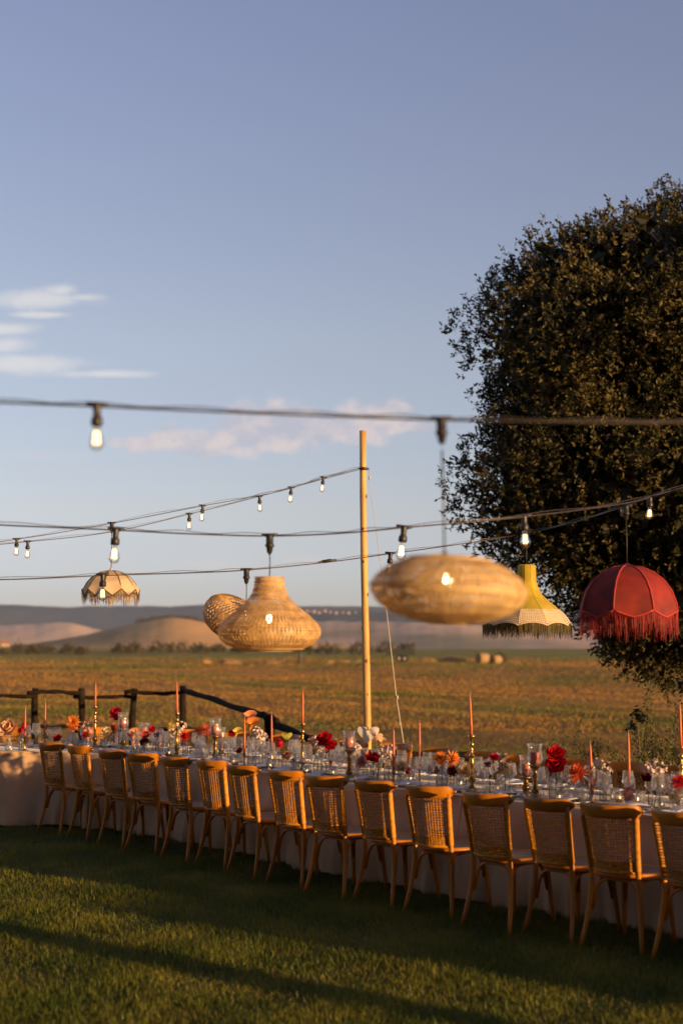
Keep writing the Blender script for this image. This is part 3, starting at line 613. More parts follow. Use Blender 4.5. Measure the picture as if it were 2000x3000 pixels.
# trees added out of view to cut the sky fill on the table
for k, (x, y, h) in enumerate([(-14, 4, 13), (-14, -2, 15), (-10, -6, 16), (-5, -7, 17), (0, -7.5, 16), (5, -8.5, 15), (9, -12, 14)]):
    o = thing('sky_block_tree', 'added sky-blocking tree, %s of the row outside the frame' % ORD[k], 'tree', (x, y, 0), 0, 'added sky-blocking trees outside the frame')
    MB().tube([(0, 0, -.2), (.1, 0, 1.5), (0, .1, h*.6)], [.3, .24, .1], 8).obj('trunk', M['bark'], o)
    n = 4200; u = rng.standard_normal((n, 3)); u /= np.linalg.norm(u, axis=1)[:, None]; rr = rng.uniform(.3, 1, n)**.5
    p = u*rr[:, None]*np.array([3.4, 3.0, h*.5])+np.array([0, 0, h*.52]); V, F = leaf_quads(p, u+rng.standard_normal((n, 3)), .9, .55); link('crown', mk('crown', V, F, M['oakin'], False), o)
# ------------------------------------------------------------------ evening haze
hz = bpy.data.materials.new('haze_air'); hz.use_nodes = True; ht = hz.node_tree; ht.nodes.clear()
pv = ht.nodes.new('ShaderNodeVolumePrincipled'); pv.inputs['Color'].default_value = (.52, .66, 1.0, 1); pv.inputs['Density'].default_value = 4.2e-5; pv.inputs['Anisotropy'].default_value = .0
ho = ht.nodes.new('ShaderNodeOutputMaterial'); ht.links.new(pv.outputs[0], ho.inputs['Volume'])
try: hz.cycles.homogeneous_volume = True
except Exception: pass
o = MB().box((0, 3900, 55), (15000, 9400, 250)).obj('haze', hz, None, False); tag(o, 'pale evening haze over the valley', kind='stuff')

# ------------------------------------------------------------------ long table
LFp = [(114,2437),(201,2452),(290,2477),(373,2494),(478,2515),(580,2532),(666,2561),(787,2589),(897,2617),(1043,2643),(1188,2672),(1360,2715),(1545,2742),(1711,2777)]
RFp = [(176,2449),(267,2469),(361,2492),(448,2506),(552,2532),(657,2551),(760,2579),(880,2608),(1001,2640),(1150,2666),(1311,2699),(1498,2741),(1686,2772),(1861,2803)]
EDp = [(-40, 2206), (60, 2205), (180, 2206), (277,2212),(380, 2221),(500, 2233),(659,2252),(772,2271),(888,2287),(1015,2302),(1172,2318),(1336,2337),(1504,2356),(1680,2374),(1868,2394)]
ed = [T(a, b, .75) for a, b in EDp]
ed = [Vector((-9, ed[0].y+.3, 0)), Vector((-6, ed[0].y+.1, 0))]+ed
last = (ed[-1]-ed[-3]).normalized(); ed += [ed[-1]+last*.7, ed[-1]+last*1.3, ed[-1]+last*1.9]
ea = np.array([(v.x, v.y) for v in ed]); sl_ = np.concatenate([[0], np.cumsum(np.linalg.norm(np.diff(ea, axis=0), axis=1))])
NS = 360; st_ = np.linspace(0, sl_[-1], NS); FE = np.stack([np.interp(st_, sl_, ea[:, 0]), np.interp(st_, sl_, ea[:, 1])], 1)
def smooth(a, k):
    p = np.pad(a, ((k, k), (0, 0)), mode='reflect', reflect_type='odd'); ker = np.hanning(2*k+3)[1:-1]; ker /= ker.sum()
    return np.stack([np.convolve(p[:, i], ker, 'valid') for i in (0, 1)], 1)
FE = smooth(FE, 16)
tg = np.gradient(FE, axis=0); tg /= np.linalg.norm(tg, axis=1)[:, None]; NB = np.stack([-tg[:, 1], tg[:, 0]], 1)   # towards the far side
NB = smooth(NB, 20); NB /= np.linalg.norm(NB, axis=1)[:, None]
FE = FE+NB*.13; TW = 1.06; BE = FE+NB*TW
def cloth():
    prof = []   # (kind, across 0..1, z)
    zt = .752; rows = []
    def drape(E, sgn, fine):
        out = []
        for k in range(13):
            f = k/12; z = zt-.012-(zt-.03)*f
            fold = .020*np.sin(st_*15+2*np.sin(st_*1.7))*f+.028*np.maximum(0, np.sin(st_*6.1+1.2*np.sin(st_*.9)+fine))**3*f+.014*np.sin(st_*37+f*2)*f*f+.008*np.sin(st_*3.1+f*9)
            off = .006+.03*f**1.4+fold*1.5
            lift = -.012*np.sin(st_*9+fine)*f**6
            out.append(np.column_stack([E-sgn*NB*off[:, None], np.full(NS, z)+lift]))
        return out
    fr = drape(FE, 1, 0); bk = drape(BE, -1, 2.0)
    rows += fr[::-1]; rows.append(np.column_stack([FE-NB*.006, np.full(NS, zt-.004)]))
    for f in np.linspace(.0, 1, 8): rows.append(np.column_stack([FE+NB*(.008+f*(TW-.016)), np.full(NS, zt)+.0012*np.sin(st_*21+f*9)+.0008*np.sin(st_*47-f*21)]))
    rows.append(np.column_stack([BE+NB*.006, np.full(NS, zt-.004)])); rows += bk
    V = np.concatenate(rows); nr = len(rows); i = np.arange(nr-1)[:, None]*NS+np.arange(NS-1)[None]
    F = np.stack([i, i+NS, i+NS+1, i+1], -1).reshape(-1, 4)
    o = link('tablecloth', mk('tablecloth', V, F, M['cloth'])); tag(o, 'pale blush linen cloth draped to the grass along the long curving table', 'tablecloth')
    # panel seams: overlapping cloth edges down the front
    for s in (3.35, 5.05, 7.0, 8.9, 10.7, 12.6):
        j = int(np.searchsorted(st_, s*sl_[-1]/16.5))
        pts = [fr[k][j]+np.array([*(-NB[j]*.006), 0]) for k in range(13)]; d = [(*tg[j], 0)]*13
        MB().ribbon([tuple(p) for p in pts], d, .035).obj('hem', M['cloth'], o)
cloth()
tb = thing('dining_table', 'long curving banquet table hidden under the blush linen cloth', 'table', (0, 11.2, 0))
idx = np.arange(0, NS, 4); a_, b_ = FE[idx]+NB[idx]*.03, BE[idx]-NB[idx]*.03; n_ = len(idx)
V = np.concatenate([np.column_stack([q, np.full(n_, z)]) for z in (.742, .71) for q in (a_, b_)])-np.array([0, 11.2, 0])
F = [(i, i+1, n_+i+1, n_+i) for i in range(n_-1)]+[(2*n_+i, 3*n_+i, 3*n_+i+1, 2*n_+i+1) for i in range(n_-1)]+[(i, 2*n_+i, 2*n_+i+1, i+1) for i in range(n_-1)]+[(n_+i, n_+i+1, 3*n_+i+1, 3*n_+i) for i in range(n_-1)]
link('tabletop', mk('tabletop', V, F, M['wood'], False), tb)
for j in range(20, NS, 38):
    for s in (.2, TW-.2):
        q = FE[j]+NB[j]*s; MB().tube([(q[0], q[1]-11.2, 0), (q[0], q[1]-11.2, .715)], .03, 6).obj('leg', M['wood'], tb)

# ------------------------------------------------------------------ chairs
def make_chair():
    o = thing('rattan_chair', None, 'chair')
    W = lambda z: np.interp(z, [.47, .60, .84, .9], [.160, .166, .184, .190]); YB = lambda z: np.interp(z, [.47, .60, .84, .9], [-.212, -.232, -.272, -.283])
    for s in (-1, 1):
        MB().tube([(s*.214, -.282, 0), (s*.198, -.255, .09), (s*.180, -.226, .22), (s*.166, -.208, .36), (s*.160, -.210, .47), (s*.166, -.230, .60), (s*.176, -.250, .72), (s*.185, -.270, .85)],
                  [.0125, .0145, .0165, .0175, .0175, .0165, .016, .015], 10).obj('rear_leg', M['wood'], o)
        MB().tube([(s*.150, .165, .44), (s*.158, .175, .28), (s*.172, .195, .10), (s*.178, .205, 0)], [.0175, .0175, .015, .012], 10).obj('front_leg', M['wood'], o)
        # wrapped cane round the upright
        zz = np.linspace(.492, .81, 66); m = MB()
        m.tube([(s*W(z), YB(z)+.001, z) for z in zz], [.0195+.0022*(k % 2) for k in range(66)], 8); m.obj('cane_binding', M['cane'], o)
        m = MB(); m.lathe([(0, -.004), (.008, -.003), (.009, 0), (.006, .006), (0, .007)], 10, M=Matrix.Translation((s*.150, -.309, .857)) @ Matrix.Rotation(R(90), 4, 'X')); m.obj('bolt', M['bolt'], o)
    def bk(u, z):
        return (u*W(z), YB(z)-.088*(1-u*u)+.012, z)
    m = MB()
    for u in np.linspace(-.92, .92, 19):
        zz = np.linspace(.487, .815, 9); m.tube([bk(u+.006*math.sin(z*60+u*30), z) for z in zz], .0034, 4, False)
    for k, z in enumerate(list(np.linspace(.489, .548, 11))+list(np.linspace(.566, .812, 15))):
        us = np.linspace(-1, 1, 12); m.tube([(lambda p: (p[0], p[1]-.002*(-1)**i, p[2]+.0025*math.sin(i*1.1+k*2.3)))(bk(u, z)) for i, u in enumerate(us)], (.0034 if k > 10 else .0040), 4, False)
    tag(m.obj('cane_panel', M['cane'], o), kind='stuff')
    # bent top rail
    V = []; us = np.linspace(-1.13, 1.13, 27); ns = 12
    for u in us:
        e = min(1, (1.13-abs(u))/.22); hh = .041*math.sqrt(max(.02, 1-(1-e)**2)); zc = .853+.006*u*u; y0 = -.266-.090*(1-u*u)-.002
        if abs(u) > 1: y0 = -.268+.13*(abs(u)-1)*2
        for k in range(ns):
            a = 2*math.pi*k/ns; cz_ = math.copysign(abs(math.sin(a))**.6, math.sin(a)); cx_ = math.copysign(abs(math.cos(a))**.7, math.cos(a))
            z = zc+hh*cz_; V.append((u*.193, y0-cx_*.0145-(z-.853)*.22, z))
    F = [(i*ns+k, i*ns+(k+1) % ns, (i+1)*ns+(k+1) % ns, (i+1)*ns+k) for i in range(len(us)-1) for k in range(ns)]+[tuple(range(ns)), tuple(range(len(us)*ns-1, (len(us)-1)*ns-1, -1))]
    MB().add(V, F).obj('top_rail', M['wood'], o)
    MB().tube([bk(u, .484) for u in np.linspace(-1, 1, 12)], .012, 8).obj('lower_rail', M['cane'], o)
    # seat
    def sup(r, z, nn=2.5, sy=1.0, n=32):
        out = []
        for k in range(n):
            a = 2*math.pi*k/n; c, s = math.cos(a), math.sin(a); q = (abs(c)**nn+abs(s)**nn)**(-1/nn)
            out.append((r*q*c*(1+.06*s), r*q*s*sy, z))
        return out
    L = [sup(.180, .455), sup(.186, .468), sup(.210, .470), sup(.222, .460), sup(.222, .438), sup(.210, .428), sup(.18, .430)]; L = [[(x_, y_+.012, z_) for x_, y_, z_ in l_] for l_ in L]
    n = 32; MB().add(sum(L, []), [(i*n+k, i*n+(k+1) % n, (i+1)*n+(k+1) % n, (i+1)*n+k) for i in range(6) for k in range(n)]).obj('seat_frame', M['wood'], o)
    L = [[(x_, y_+.012, z_) for x_, y_, z_ in l_] for l_ in (sup(.188, .463), sup(.12, .459), sup(.05, .457))]
    MB().add(sum(L, [])+[(0, 0, .456)], [(i*n+k, i*n+(k+1) % n, (i+1)*n+(k+1) % n, (i+1)*n+k) for i in range(2) for k in range(n)]+[(2*n+k, 2*n+(k+1) % n, 3*n) for k in range(n)]).obj('seat', M['seat'], o)
    def arch(a, b, inw):
        A, B = Vector(a), Vector(b); pts = []
        for f in np.linspace(0, 1, 15):
            t = f*2-1; g = math.sqrt(max(0, 1-abs(t)**3.2)); p = A.lerp(B, .5+.5*math.copysign(abs(t)**.8, t)*.97); pts.append(Vector((p.x, p.y, A.z+(.424-A.z)*g))+Vector(inw)*g)
        MB().tube(pts, .0092, 8).obj('brace', M['wood'], o)
    arch((-.166, -.214, .235), (.166, -.214, .235), (0, .03, 0)); arch((-.15, .172, .235), (.15, .172, .235), (0, -.02, 0))
    arch((-.166, -.205, .235), (-.152, .168, .235), (.02, 0, 0)); arch((.166, -.205, .235), (.152, .168, .235), (-.02, 0, 0))
    return o
chair0 = make_chair(); NEAR = []; used = [False]
def put_chair(x, y, rz, lab, grp):
    o = chair0 if not used[0] else copy_tree(chair0); used[0] = True
    o.location = (x, y, 0); o.rotation_euler = (0, 0, rz); tag(o, lab, 'chair', grp); return o
mids, rights = [], []
for a, b in zip(LFp, RFp):
    A, B = T(*a, 0), T(*b, 0); mids.append((A+B)/2); rights.append((B-A).normalized())
rights.append(rights[-1]); mids.append(T(1918, 2817, 0)+rights[-1]*.20)
rights[0] = (rights[0]+rights[1]).normalized()
rs = [((mids[min(14, i+2)]-mids[max(0, i-2)]).normalized()+.4*rights[i]).normalized() for i in range(15)]
jit = [.05, -.07, .02, .09, -.03, .03, -.06, .04, .06, -.02, .08, -.03, -.09, .06, -.03]
for i in range(15):
    r = rs[i]; f = Vector((-r.y, r.x, 0)); o_ = mids[i]+f*.262
    rz = math.atan2(r.y, r.x)+jit[i]
    lab = 'rattan backed wooden chair, %s from the left in the front row' % ORD[i]
    put_chair(o_.x, o_.y, rz, lab, 'rattan chairs along the near side of the table'); NEAR.append((o_, r, f))
e = NEAR[14]
for k in (1, 2, 3): put_chair(e[0].x+e[1].x*.55*k, e[0].y+e[1].y*.55*k, math.atan2(e[1].y, e[1].x)+.03*k, 'rattan chair outside the right edge, %s after the fifteenth front chair' % ORD[k-1], 'rattan chairs along the near side of the table')
# far side: chair backs seen by the right end of their rails (photo x)
FARX = [52, 294, 430, 560, 690, 812, 906, 1003, 1128, 1250, 1378, 1511, 1661, 1806, 1960]
FARC = []
def far_at(px, back=.47):
    """where the line of sight at photo column px crosses the far chair line"""
    L_ = BE+NB*back; u = L_[:, 0]/L_[:, 1]; t = (px-1000)/FPX/math.cos(PITCH)*.995
    j = int(np.argmin(np.abs(u-t)+np.where(L_[:, 1] < 5, 9, 0))); return j, L_[j]
for i, px in enumerate(FARX):
    j, q = far_at(px-22); f = Vector((-NB[j][0], -NB[j][1], 0)); rz = math.atan2(f.y, f.x)-math.pi/2+random.uniform(-.08, .08)
    put_chair(q[0], q[1], rz, 'rattan chair facing the camera across the table, %s from the left' % ORD[i], 'rattan chairs along the far side of the table'); FARC.append((Vector((q[0], q[1], 0)), f, j))

# ------------------------------------------------------------------ string lights
def catenary(pts, rad, name, parent, mt, off=(0, 0, 0), sub=8):
    pts = [P(*p) for p in pts]; out = []
    for i in range(len(pts)-1):
        p0, p1, p2, p3 = pts[max(0, i-1)], pts[i], pts[i+1], pts[min(len(pts)-1, i+2)]
        for k in range(sub):
            t = k/sub; out.append(.5*((2*p1)+(p2-p0)*t+(2*p0-5*p1+4*p2-p3)*t*t+(3*p1-p0-3*p2+p3)*t**3))
    out.append(pts[-1]); l = parent.location
    MB().tube([p-l+Vector(off)*(1+.5*math.sin(i*.9)) for i, p in enumerate(out)], rad, 6).obj(name, mt, parent)
def string(lab, pts, rad=.0045, wire=.012):
    o = thing('string_light_cable', lab, 'light string', P(*pts[len(pts)//2]), 0, 'overhead festoon cables')
    catenary(pts, rad, 'cable', o, M['cable']); catenary(pts, .0022, 'support_wire', o, M['wire'], (0, 0, wire)); return o
sA = [(-500, 1160, 4.8), (0, 1179, 4.75), (285, 1190, 4.7), (640, 1206, 4.7), (1000, 1220, 4.7), (1290, 1230, 4.7), (1650, 1236, 4.7), (2000, 1238, 4.75), (2600, 1225, 4.8)]
string('nearest blurred black festoon cable crossing the whole width above the pole top', sA, .0044, .009)
sB = [(-500, 1515, 7.6), (0, 1538, 7.7), (342, 1553, 7.8), (560, 1564, 7.9), (790, 1570, 8.0), (1000, 1562, 8.0), (1190, 1545, 8.0), (1540, 1513, 8.3), (1840, 1472, 9.2), (2000, 1428, 10), (2400, 1330, 11.5)]
string('black festoon cable carrying the bell shaped bamboo lamp', sB, .0048)
sD = [(-500, 1700, 10), (0, 1698, 10), (302, 1686, 10.2), (560, 1678, 10.4), (722, 1670, 10.5), (950, 1648, 10.8), (1145, 1622, 11.2), (1340, 1595, 11.7), (1545, 1562, 11.8), (1700, 1524, 10.9), (1835, 1481, 9.9), (1904, 1458, 9.6), (2000, 1432, 9.4), (2400, 1320, 9)]
string('lowest black festoon cable passing behind the bell lamp to the red lampshade', sD, .0048)
sE1 = [(1050, 1372, 16.2), (945, 1400, 15.9), (853, 1430, 15.6), (760, 1452, 15.4), (594, 1482, 15), (328, 1533, 14.7), (50, 1580, 14.2), (-400, 1640, 13.5)]
sE2 = [(1050, 1376, 16.2), (945, 1404, 15.9), (760, 1454, 15.3), (555, 1506, 14.8), (328, 1558, 14.4), (82, 1587, 14), (-400, 1630, 13.3)]
string('upper thin far festoon cable running from the pole top to the left', sE1, .0045, .016)
string('lower thin far festoon cable running from the pole top to the left', sE2, .0045, .014)
o = thing('cable_joiner', 'black inline cable connector on the lowest festoon right of the bell lamp', 'connector', P(958, 1644, 10.8))
MB().tube([P(930, 1648, 10.8)-o.location, P(942, 1646, 10.8)-o.location, P(945, 1645.6, 10.8)-o.location, P(968, 1642, 10.8)-o.location, P(971, 1641.6, 10.8)-o.location, P(985, 1640, 10.8)-o.location], [.006, .009, .013, .013, .009, .006], 8).obj('body', M['black'], o)
def socket(o, z0, s=1.0, tilt=None, plug=False):
    m = MB(); m.lathe([(0, .012*s), (.016*s, .012*s), (.019*s, .0), (.017*s, -.02*s), (.016*s, -.04*s), (.024*s, -.052*s), (.025*s, -.075*s), (.020*s, -.083*s), (0, -.083*s)] if not plug else
                      [(0, .012*s), (.016*s, .012*s), (.021*s, -.005*s), (.021*s, -.045*s), (.026*s, -.05*s), (.026*s, -.06*s), (.019*s, -.065*s), (.016*s, -.09*s), (.006*s, -.105*s), (0, -.105*s)], 12, c=(0, 0, z0)); 
    m.tube([(-.045*s, 0, z0+.008), (-.02*s, 0, z0+.004), (.02*s, 0, z0+.004), (.045*s, 0, z0+.008)], [.007*s, .011*s, .011*s, .007*s], 8); m.obj('socket', M['black'], o)
def bulb(lab, px, py, D, s=1.0, tx=0.0, ty=0.0, swap=0):
    o = thing('light_bulb', lab, 'light bulb', P(px, py, D), 0, 'festoon bulbs'); o.rotation_euler = (ty, tx, swap); socket(o, 0, s)
    c = -.083*s
    MB().lathe([(.012*s, .0), (.0125*s, -.012*s), (.018*s, -.028*s), (.026*s, -.048*s), (.030*s, -.066*s), (.028*s, -.082*s), (.020*s, -.094*s), (.008*s, -.1*s), (0, -.1005*s)], 18, c=(0, 0, c)).obj('glass_envelope', M['bulbglass'], o)
    m = MB()
    for k in range(6):
        a = k*math.pi/3; r1, r2 = .009*s, .0125*s
        m.tube([(r1*math.cos(a), r1*math.sin(a), c-.022*s), (r2*math.cos(a+.3), r2*math.sin(a+.3), c-.074*s)], .0028*s, 5)
    m.obj('filament', M['fil'], o)
    MB().tube([(0, 0, c), (0, 0, c-.024*s)], [.006*s, .003*s], 6).obj('filament_stem', M['bulbglass'], o); return o
bulb('large blurred lit bulb hanging from the nearest cable at the upper left', 285, 1190, 4.7, .81)
bulb('lit bulb in front of the cream shade cord on the bell lamp cable', 340, 1553, 7.8, 1.0, .05)
bulb('lit bulb right of the pole above the foreground wicker disc', 1183, 1546, 8.0, 1.0, .12)
bulb('lit bulb directly over the neck of the olive lampshade', 1534, 1514, 8.3, 1.0, -.04)
bulb('lit clear bulb at the far right before the oak above the red lampshade', 1903, 1456, 9.6, .85, .06)
bulb('lit bulb in front of the cream fringed lampshade', 302, 1685, 10.2, 1.0)
bulb('lit bulb seen against the top of the blurred wicker disc', 1143, 1622, 11.2, .94, .06)
for i, (px, py, D) in enumerate([(947, 1399, 15.9), (853, 1429, 15.6), (760, 1455, 15.3), (594, 1482, 15), (555, 1506, 14.8), (50, 1580, 14.2), (82, 1587, 14)]):
    bulb(['lit bulb on the far cables nearest the pole top', 'second lit bulb from the pole on the far cables', 'third lit bulb from the pole on the far cables', 'fourth lit bulb from the pole, upper of a close pair', 'fifth lit bulb from the pole, lower of a close pair', 'leftmost lit bulb on the far cables by the frame edge', 'second lit bulb from the left frame edge on the far cables'][i], px, py, D, .9, random.uniform(-.05, .12))

# ------------------------------------------------------------------ lampshades
def weave(prof, n, twist, wdt, seg=30, amp=.0022, cnt=(1, -1)):
    zz = np.array(prof); t = np.linspace(0, 1, seg+1)
    L = np.concatenate([[0], np.cumsum(np.hypot(np.diff(zz[:, 0]), np.diff(zz[:, 1])))]); L /= L[-1]
    rr = np.interp(t, L, zz[:, 0]); hz = np.interp(t, L, zz[:, 1]); m = MB()
    for sg in cnt:
        for k in range(n):
            th = 2*math.pi*k/n+sg*twist*t+random.uniform(-.01, .01); r = rr+amp*np.sin(np.arange(seg+1)*math.pi/1.0+k*math.pi+(0 if sg > 0 else math.pi))*.8
            pts = np.stack([r*np.cos(th), r*np.sin(th), hz], 1); d = np.gradient(pts, axis=0); nrm = np.stack([np.cos(th), np.sin(th), 0*th], 1)
            s = np.cross(nrm, d); s /= np.linalg.norm(s, axis=1)[:, None]
            m.ribbon(pts, s, list(np.maximum(.0028, wdt*rr/rr.max())))
    return m
def rings(m, prof, n, wd, amp):
    zz = np.array(prof); L = np.concatenate([[0], np.cumsum(np.hypot(np.diff(zz[:, 0]), np.diff(zz[:, 1])))]); L /= L[-1]; ns = 72
    for k in range(n):
        t = (k+.5)/n; r, z = np.interp(t, L, zz[:, 0]), np.interp(t, L, zz[:, 1]); r2, z2 = np.interp(min(1, t+.02), L, zz[:, 0]), np.interp(min(1, t+.02), L, zz[:, 1])
        sl = Vector((r2-r, 0, z2-z)).normalized(); th = np.linspace(0, 2*math.pi, ns+1); q = r+amp*np.where((np.arange(ns+1)+k) % 2, 1, -1)
        m.ribbon([(q[i]*math.cos(a), q[i]*math.sin(a), z+.001*math.sin(a*3+k)) for i, a in enumerate(th)], [(sl.x*math.cos(a), sl.x*math.sin(a), sl.z) for a in th], [wd*(1+.3*math.sin(a*5+k*2)) for a in th])
def lamp(lab, top, D, z_shade, grp='hanging lampshades', plug=True, name='pendant_lamp', ss=1.0):
    o = thing(name, lab, 'lampshade', P(*top, D), 0, grp); socket(o, 0, ss, plug=plug)
    MB().tube([(0, 0, -.1), (.002, 0, z_shade*.6), (0, 0, z_shade)], .0035 if D < 12 else .004, 6).obj('cord', M['cable'], o); return o
def inner_bulb(o, z, x=0, y=0, s=1.0):
    MB().lathe([(0, .05*s), (.014*s, .05*s), (.016*s, .0), (0, .0)], 10, c=(x, y, z)).obj('lamp_holder', M['black'], o)
    MB().lathe([(.012*s, 0), (.02*s, -.02*s), (.03*s, -.05*s), (.026*s, -.08*s), (.012*s, -.095*s), (0, -.097*s)], 14, c=(x, y, z)).obj('bulb', M['fil2'], o)
M['fil2'] = emit('glowing_bulb', (1, .78, .45), 9)
# bell
D = 8.0; k_ = D/FPX; zz = lambda py: P(790, py, D).z-P(790, 1570, D).z
o = lamp('bell shaped woven bamboo pendant lamp with a narrow neck', (790, 1570), D, zz(1700)); inner_bulb(o, zz(1800), 0, -.01, .5)
prof = [(42*k_, zz(1692)), (43*k_, zz(1705)), (47*k_, zz(1728)), (54*k_, zz(1745)), (70*k_, zz(1763)), (92*k_, zz(1783)), (118*k_, zz(1804)), (139*k_, zz(1824)), (150*k_, zz(1843)), (150*k_, zz(1858)), (143*k_, zz(1874)), (126*k_, zz(1889)), (98*k_, zz(1901)), (66*k_, zz(1907)), (52*k_, zz(1906))]
m = weave(prof, 78, .34, .0088, 34, .0024); rings(m, prof, 36, .0052, .0018); sh_ = m.obj('shade', M['wicker'], o, False); sh_['kind'] = 'stuff'
m = MB()
for a, b in prof[:4]+prof[-3:-1]: m.lathe([(a+.003, b-.003), (a+.006, b), (a+.003, b+.003), (a, b)], 40)
for a, b in ((110, 1797), (147, 1838)): m.lathe([(a*k_-.004, zz(b)-.003), (a*k_-.001, zz(b)), (a*k_-.004, zz(b)+.003)], 40)
m.obj('hoops', M['wicker'], o); MB().box((0, 0, zz(1694)), (84*k_, .012, .006)).obj('hanging_bar', M['wickerd'], o, False)
# disc behind
D = 10.5; k_ = D/FPX; zz = lambda py: P(722, py, D).z-P(722, 1670, D).z
o = lamp('tilted woven bamboo disc lamp half hidden behind the bell lamp', (722, 1670), D, zz(1765)); inner_bulb(o, zz(1785), 0, 0, .5)
prof = [(34*k_, 44*k_), (52*k_, 52*k_), (80*k_, 48*k_), (104*k_, 32*k_), (114*k_, 8*k_), (110*k_, -14*k_), (92*k_, -38*k_), (66*k_, -52*k_), (40*k_, -56*k_)]
s_ = weave(prof, 46, 1.25, .0135, 24, .003).obj('shade', M['wickerd'], o, False); s_['kind'] = 'stuff'; s_.location = (-36*k_, .02, zz(1812)); s_.rotation_euler = (R(14), R(25), 0); s_.scale = (.84, .84, .98)
m = MB()
for a, b in (prof[0], prof[-1]): m.lathe([(a+.004, b-.004), (a+.008, b), (a+.004, b+.004), (a, b)], 30)
h_ = m.obj('hoops', M['wicker'], o); h_.location = s_.location; h_.rotation_euler = s_.rotation_euler; h_.scale = s_.scale
# foreground disc
D = 4.7; k_ = D/FPX; zz = lambda py: P(1290, py, D).z-P(1290, 1230, D).z
o = lamp('large blurred woven bamboo disc lamp nearest the camera right of the pole', (1292, 1230), D, zz(1625), ss=.8); o.rotation_euler = (0, R(-.9), 0); inner_bulb(o, zz(1682), 8*k_, 0, .42)
MB().lathe([(0, .047), (.009, .047), (.016, .035), (.019, 0), (0, 0)], 12, c=(0, 0, zz(1660))).obj('cord_grip', M['black'], o)
prof = [(20*k_, 96*k_), (60*k_, 99*k_), (120*k_, 89*k_), (174*k_, 66*k_), (214*k_, 34*k_), (230*k_, 6*k_), (229*k_, -14*k_), (208*k_, -44*k_), (168*k_, -72*k_), (104*k_, -92*k_), (56*k_, -98*k_)]
m = weave(prof, 76, .5, .0098, 34, .0018); rings(m, prof, 30, .0048, .0012); s_ = m.obj('shade', M['pale_wicker'], o, False); s_['kind'] = 'stuff'; s_.location = (10*k_, 0, zz(1728)); s_.rotation_euler = (0, R(4), 0)
m = MB()
for a, b in (prof[0], prof[2], prof[5], prof[-1]): m.lathe([(a+.002, b-.004), (a+.006, b), (a+.002, b+.004), (a-.002, b)], 48)
h_ = m.obj('hoops', M['pale_wicker'], o); h_.location = s_.location; h_.rotation_euler = s_.rotation_euler

def fringe(m, ring, n, L, wd, jitter=.35, sway=.25):
    """ring(t) -> (point, outward) ; hanging strands"""
    for k in range(n):
        t = (k+random.uniform(-.4, .4))/n; p, out = ring(t); p = Vector(p); out = Vector(out)
        l = L*(1+random.uniform(-jitter, jitter)); a = Vector((-out.y, out.x, 0)); sw = random.uniform(-sway, sway)*l
        q = out*random.uniform(-.03, .1)*l
        d = (a*random.uniform(.5, 1)+out*random.uniform(-.6, .6)).normalized()
        m.ribbon([p, p+a*sw*.4+q*.6-Vector((0, 0, l*.55)), p+a*sw+q-Vector((0, 0, l))], [d, d, d], [wd, wd, wd*.5])
def panel_dome(o, prof, n, mt, trim, dipf, bulge=0.0, rot=0.0, trim_r=.004, us=8, name='panel'):
    """prof [(r, z)]; n separate fabric panels; dipf(t in -1..1)->extra drop of the bottom edge"""
    for k in range(n):
        V = []; nu = us+1; a0 = rot+2*math.pi*k/n; a1 = rot+2*math.pi*(k+1)/n; nv = len(prof); edge = []
        for j, (r, z) in enumerate(prof):
            for i in range(nu):
                t = i/us; A = Vector((r*math.cos(a0), r*math.sin(a0), z)); B = Vector((r*math.cos(a1), r*math.sin(a1), z)); p = A.lerp(B, t)
                am = (a0+a1)/2; cv_ = bulge*r*math.sin(math.pi*t); p += Vector((math.cos(am), math.sin(am), 0))*cv_
                if j == nv-1: p.z -= dipf(2*t-1); edge.append(p.copy())
                elif j == nv-2: p.z -= dipf(2*t-1)*.4
                V.append(tuple(p))
        F = [(j*nu+i, j*nu+i+1, (j+1)*nu+i+1, (j+1)*nu+i) for j in range(nv-1) for i in range(us)]
        MB().add(V, F).obj(name, mt, o)
        if trim:
            m = MB(); m.tube([(r*1.004*math.cos(a0), r*1.004*math.sin(a0), z) for r, z in prof[:-1]]+[tuple(edge[0])], trim_r, 5); m.tube(edge, trim_r*1.15, 5); m.obj('piping', trim, o)
def scal_ring(r, z, n, dipf, rot, bulge=0):
    def f(t):
        k = t*n; i = math.floor(k); s = k-i; a0 = rot+2*math.pi*i/n; a1 = rot+2*math.pi*(i+1)/n
        p = Vector((r*math.cos(a0), r*math.sin(a0), 0)).lerp(Vector((r*math.cos(a1), r*math.sin(a1), 0)), s); am = (a0+a1)/2
        p += Vector((math.cos(am), math.sin(am), 0))*bulge*r*math.sin(math.pi*s); p.z = z-dipf(2*s-1); return p, p.normalized()*1.0
    return f
# red velvet
D = 9.9; k_ = D/FPX; zz = lambda py: P(1832, py, D).z-P(1832, 1482, D).z
o = lamp('red velvet domed lampshade with red fringe in front of the oak', (1832, 1482), D, zz(1660)); inner_bulb(o, zz(1730))
prof = [(16*k_, zz(1657)), (45*k_, zz(1663)), (80*k_, zz(1679)), (110*k_, zz(1703)), (131*k_, zz(1735)), (143*k_, zz(1770)), (146*k_, zz(1790))]
dip = lambda t: (1-abs(t)**1.3)*19*k_
panel_dome(o, prof, 8, M['red'], M['redtrim'], dip, .012, R(-72), .006)
m = MB(); fringe(m, scal_ring(146*k_, zz(1790), 8, dip, R(-72)), 430, 52*k_, .0042, .45, .22); tag(m.obj('fringe', M['redfr'], o, False), kind='stuff')
MB().lathe([(.004, .012), (.02, .006), (.05, -.004)], 12, c=(0, 0, zz(1655))).obj('cap', M['red'], o)
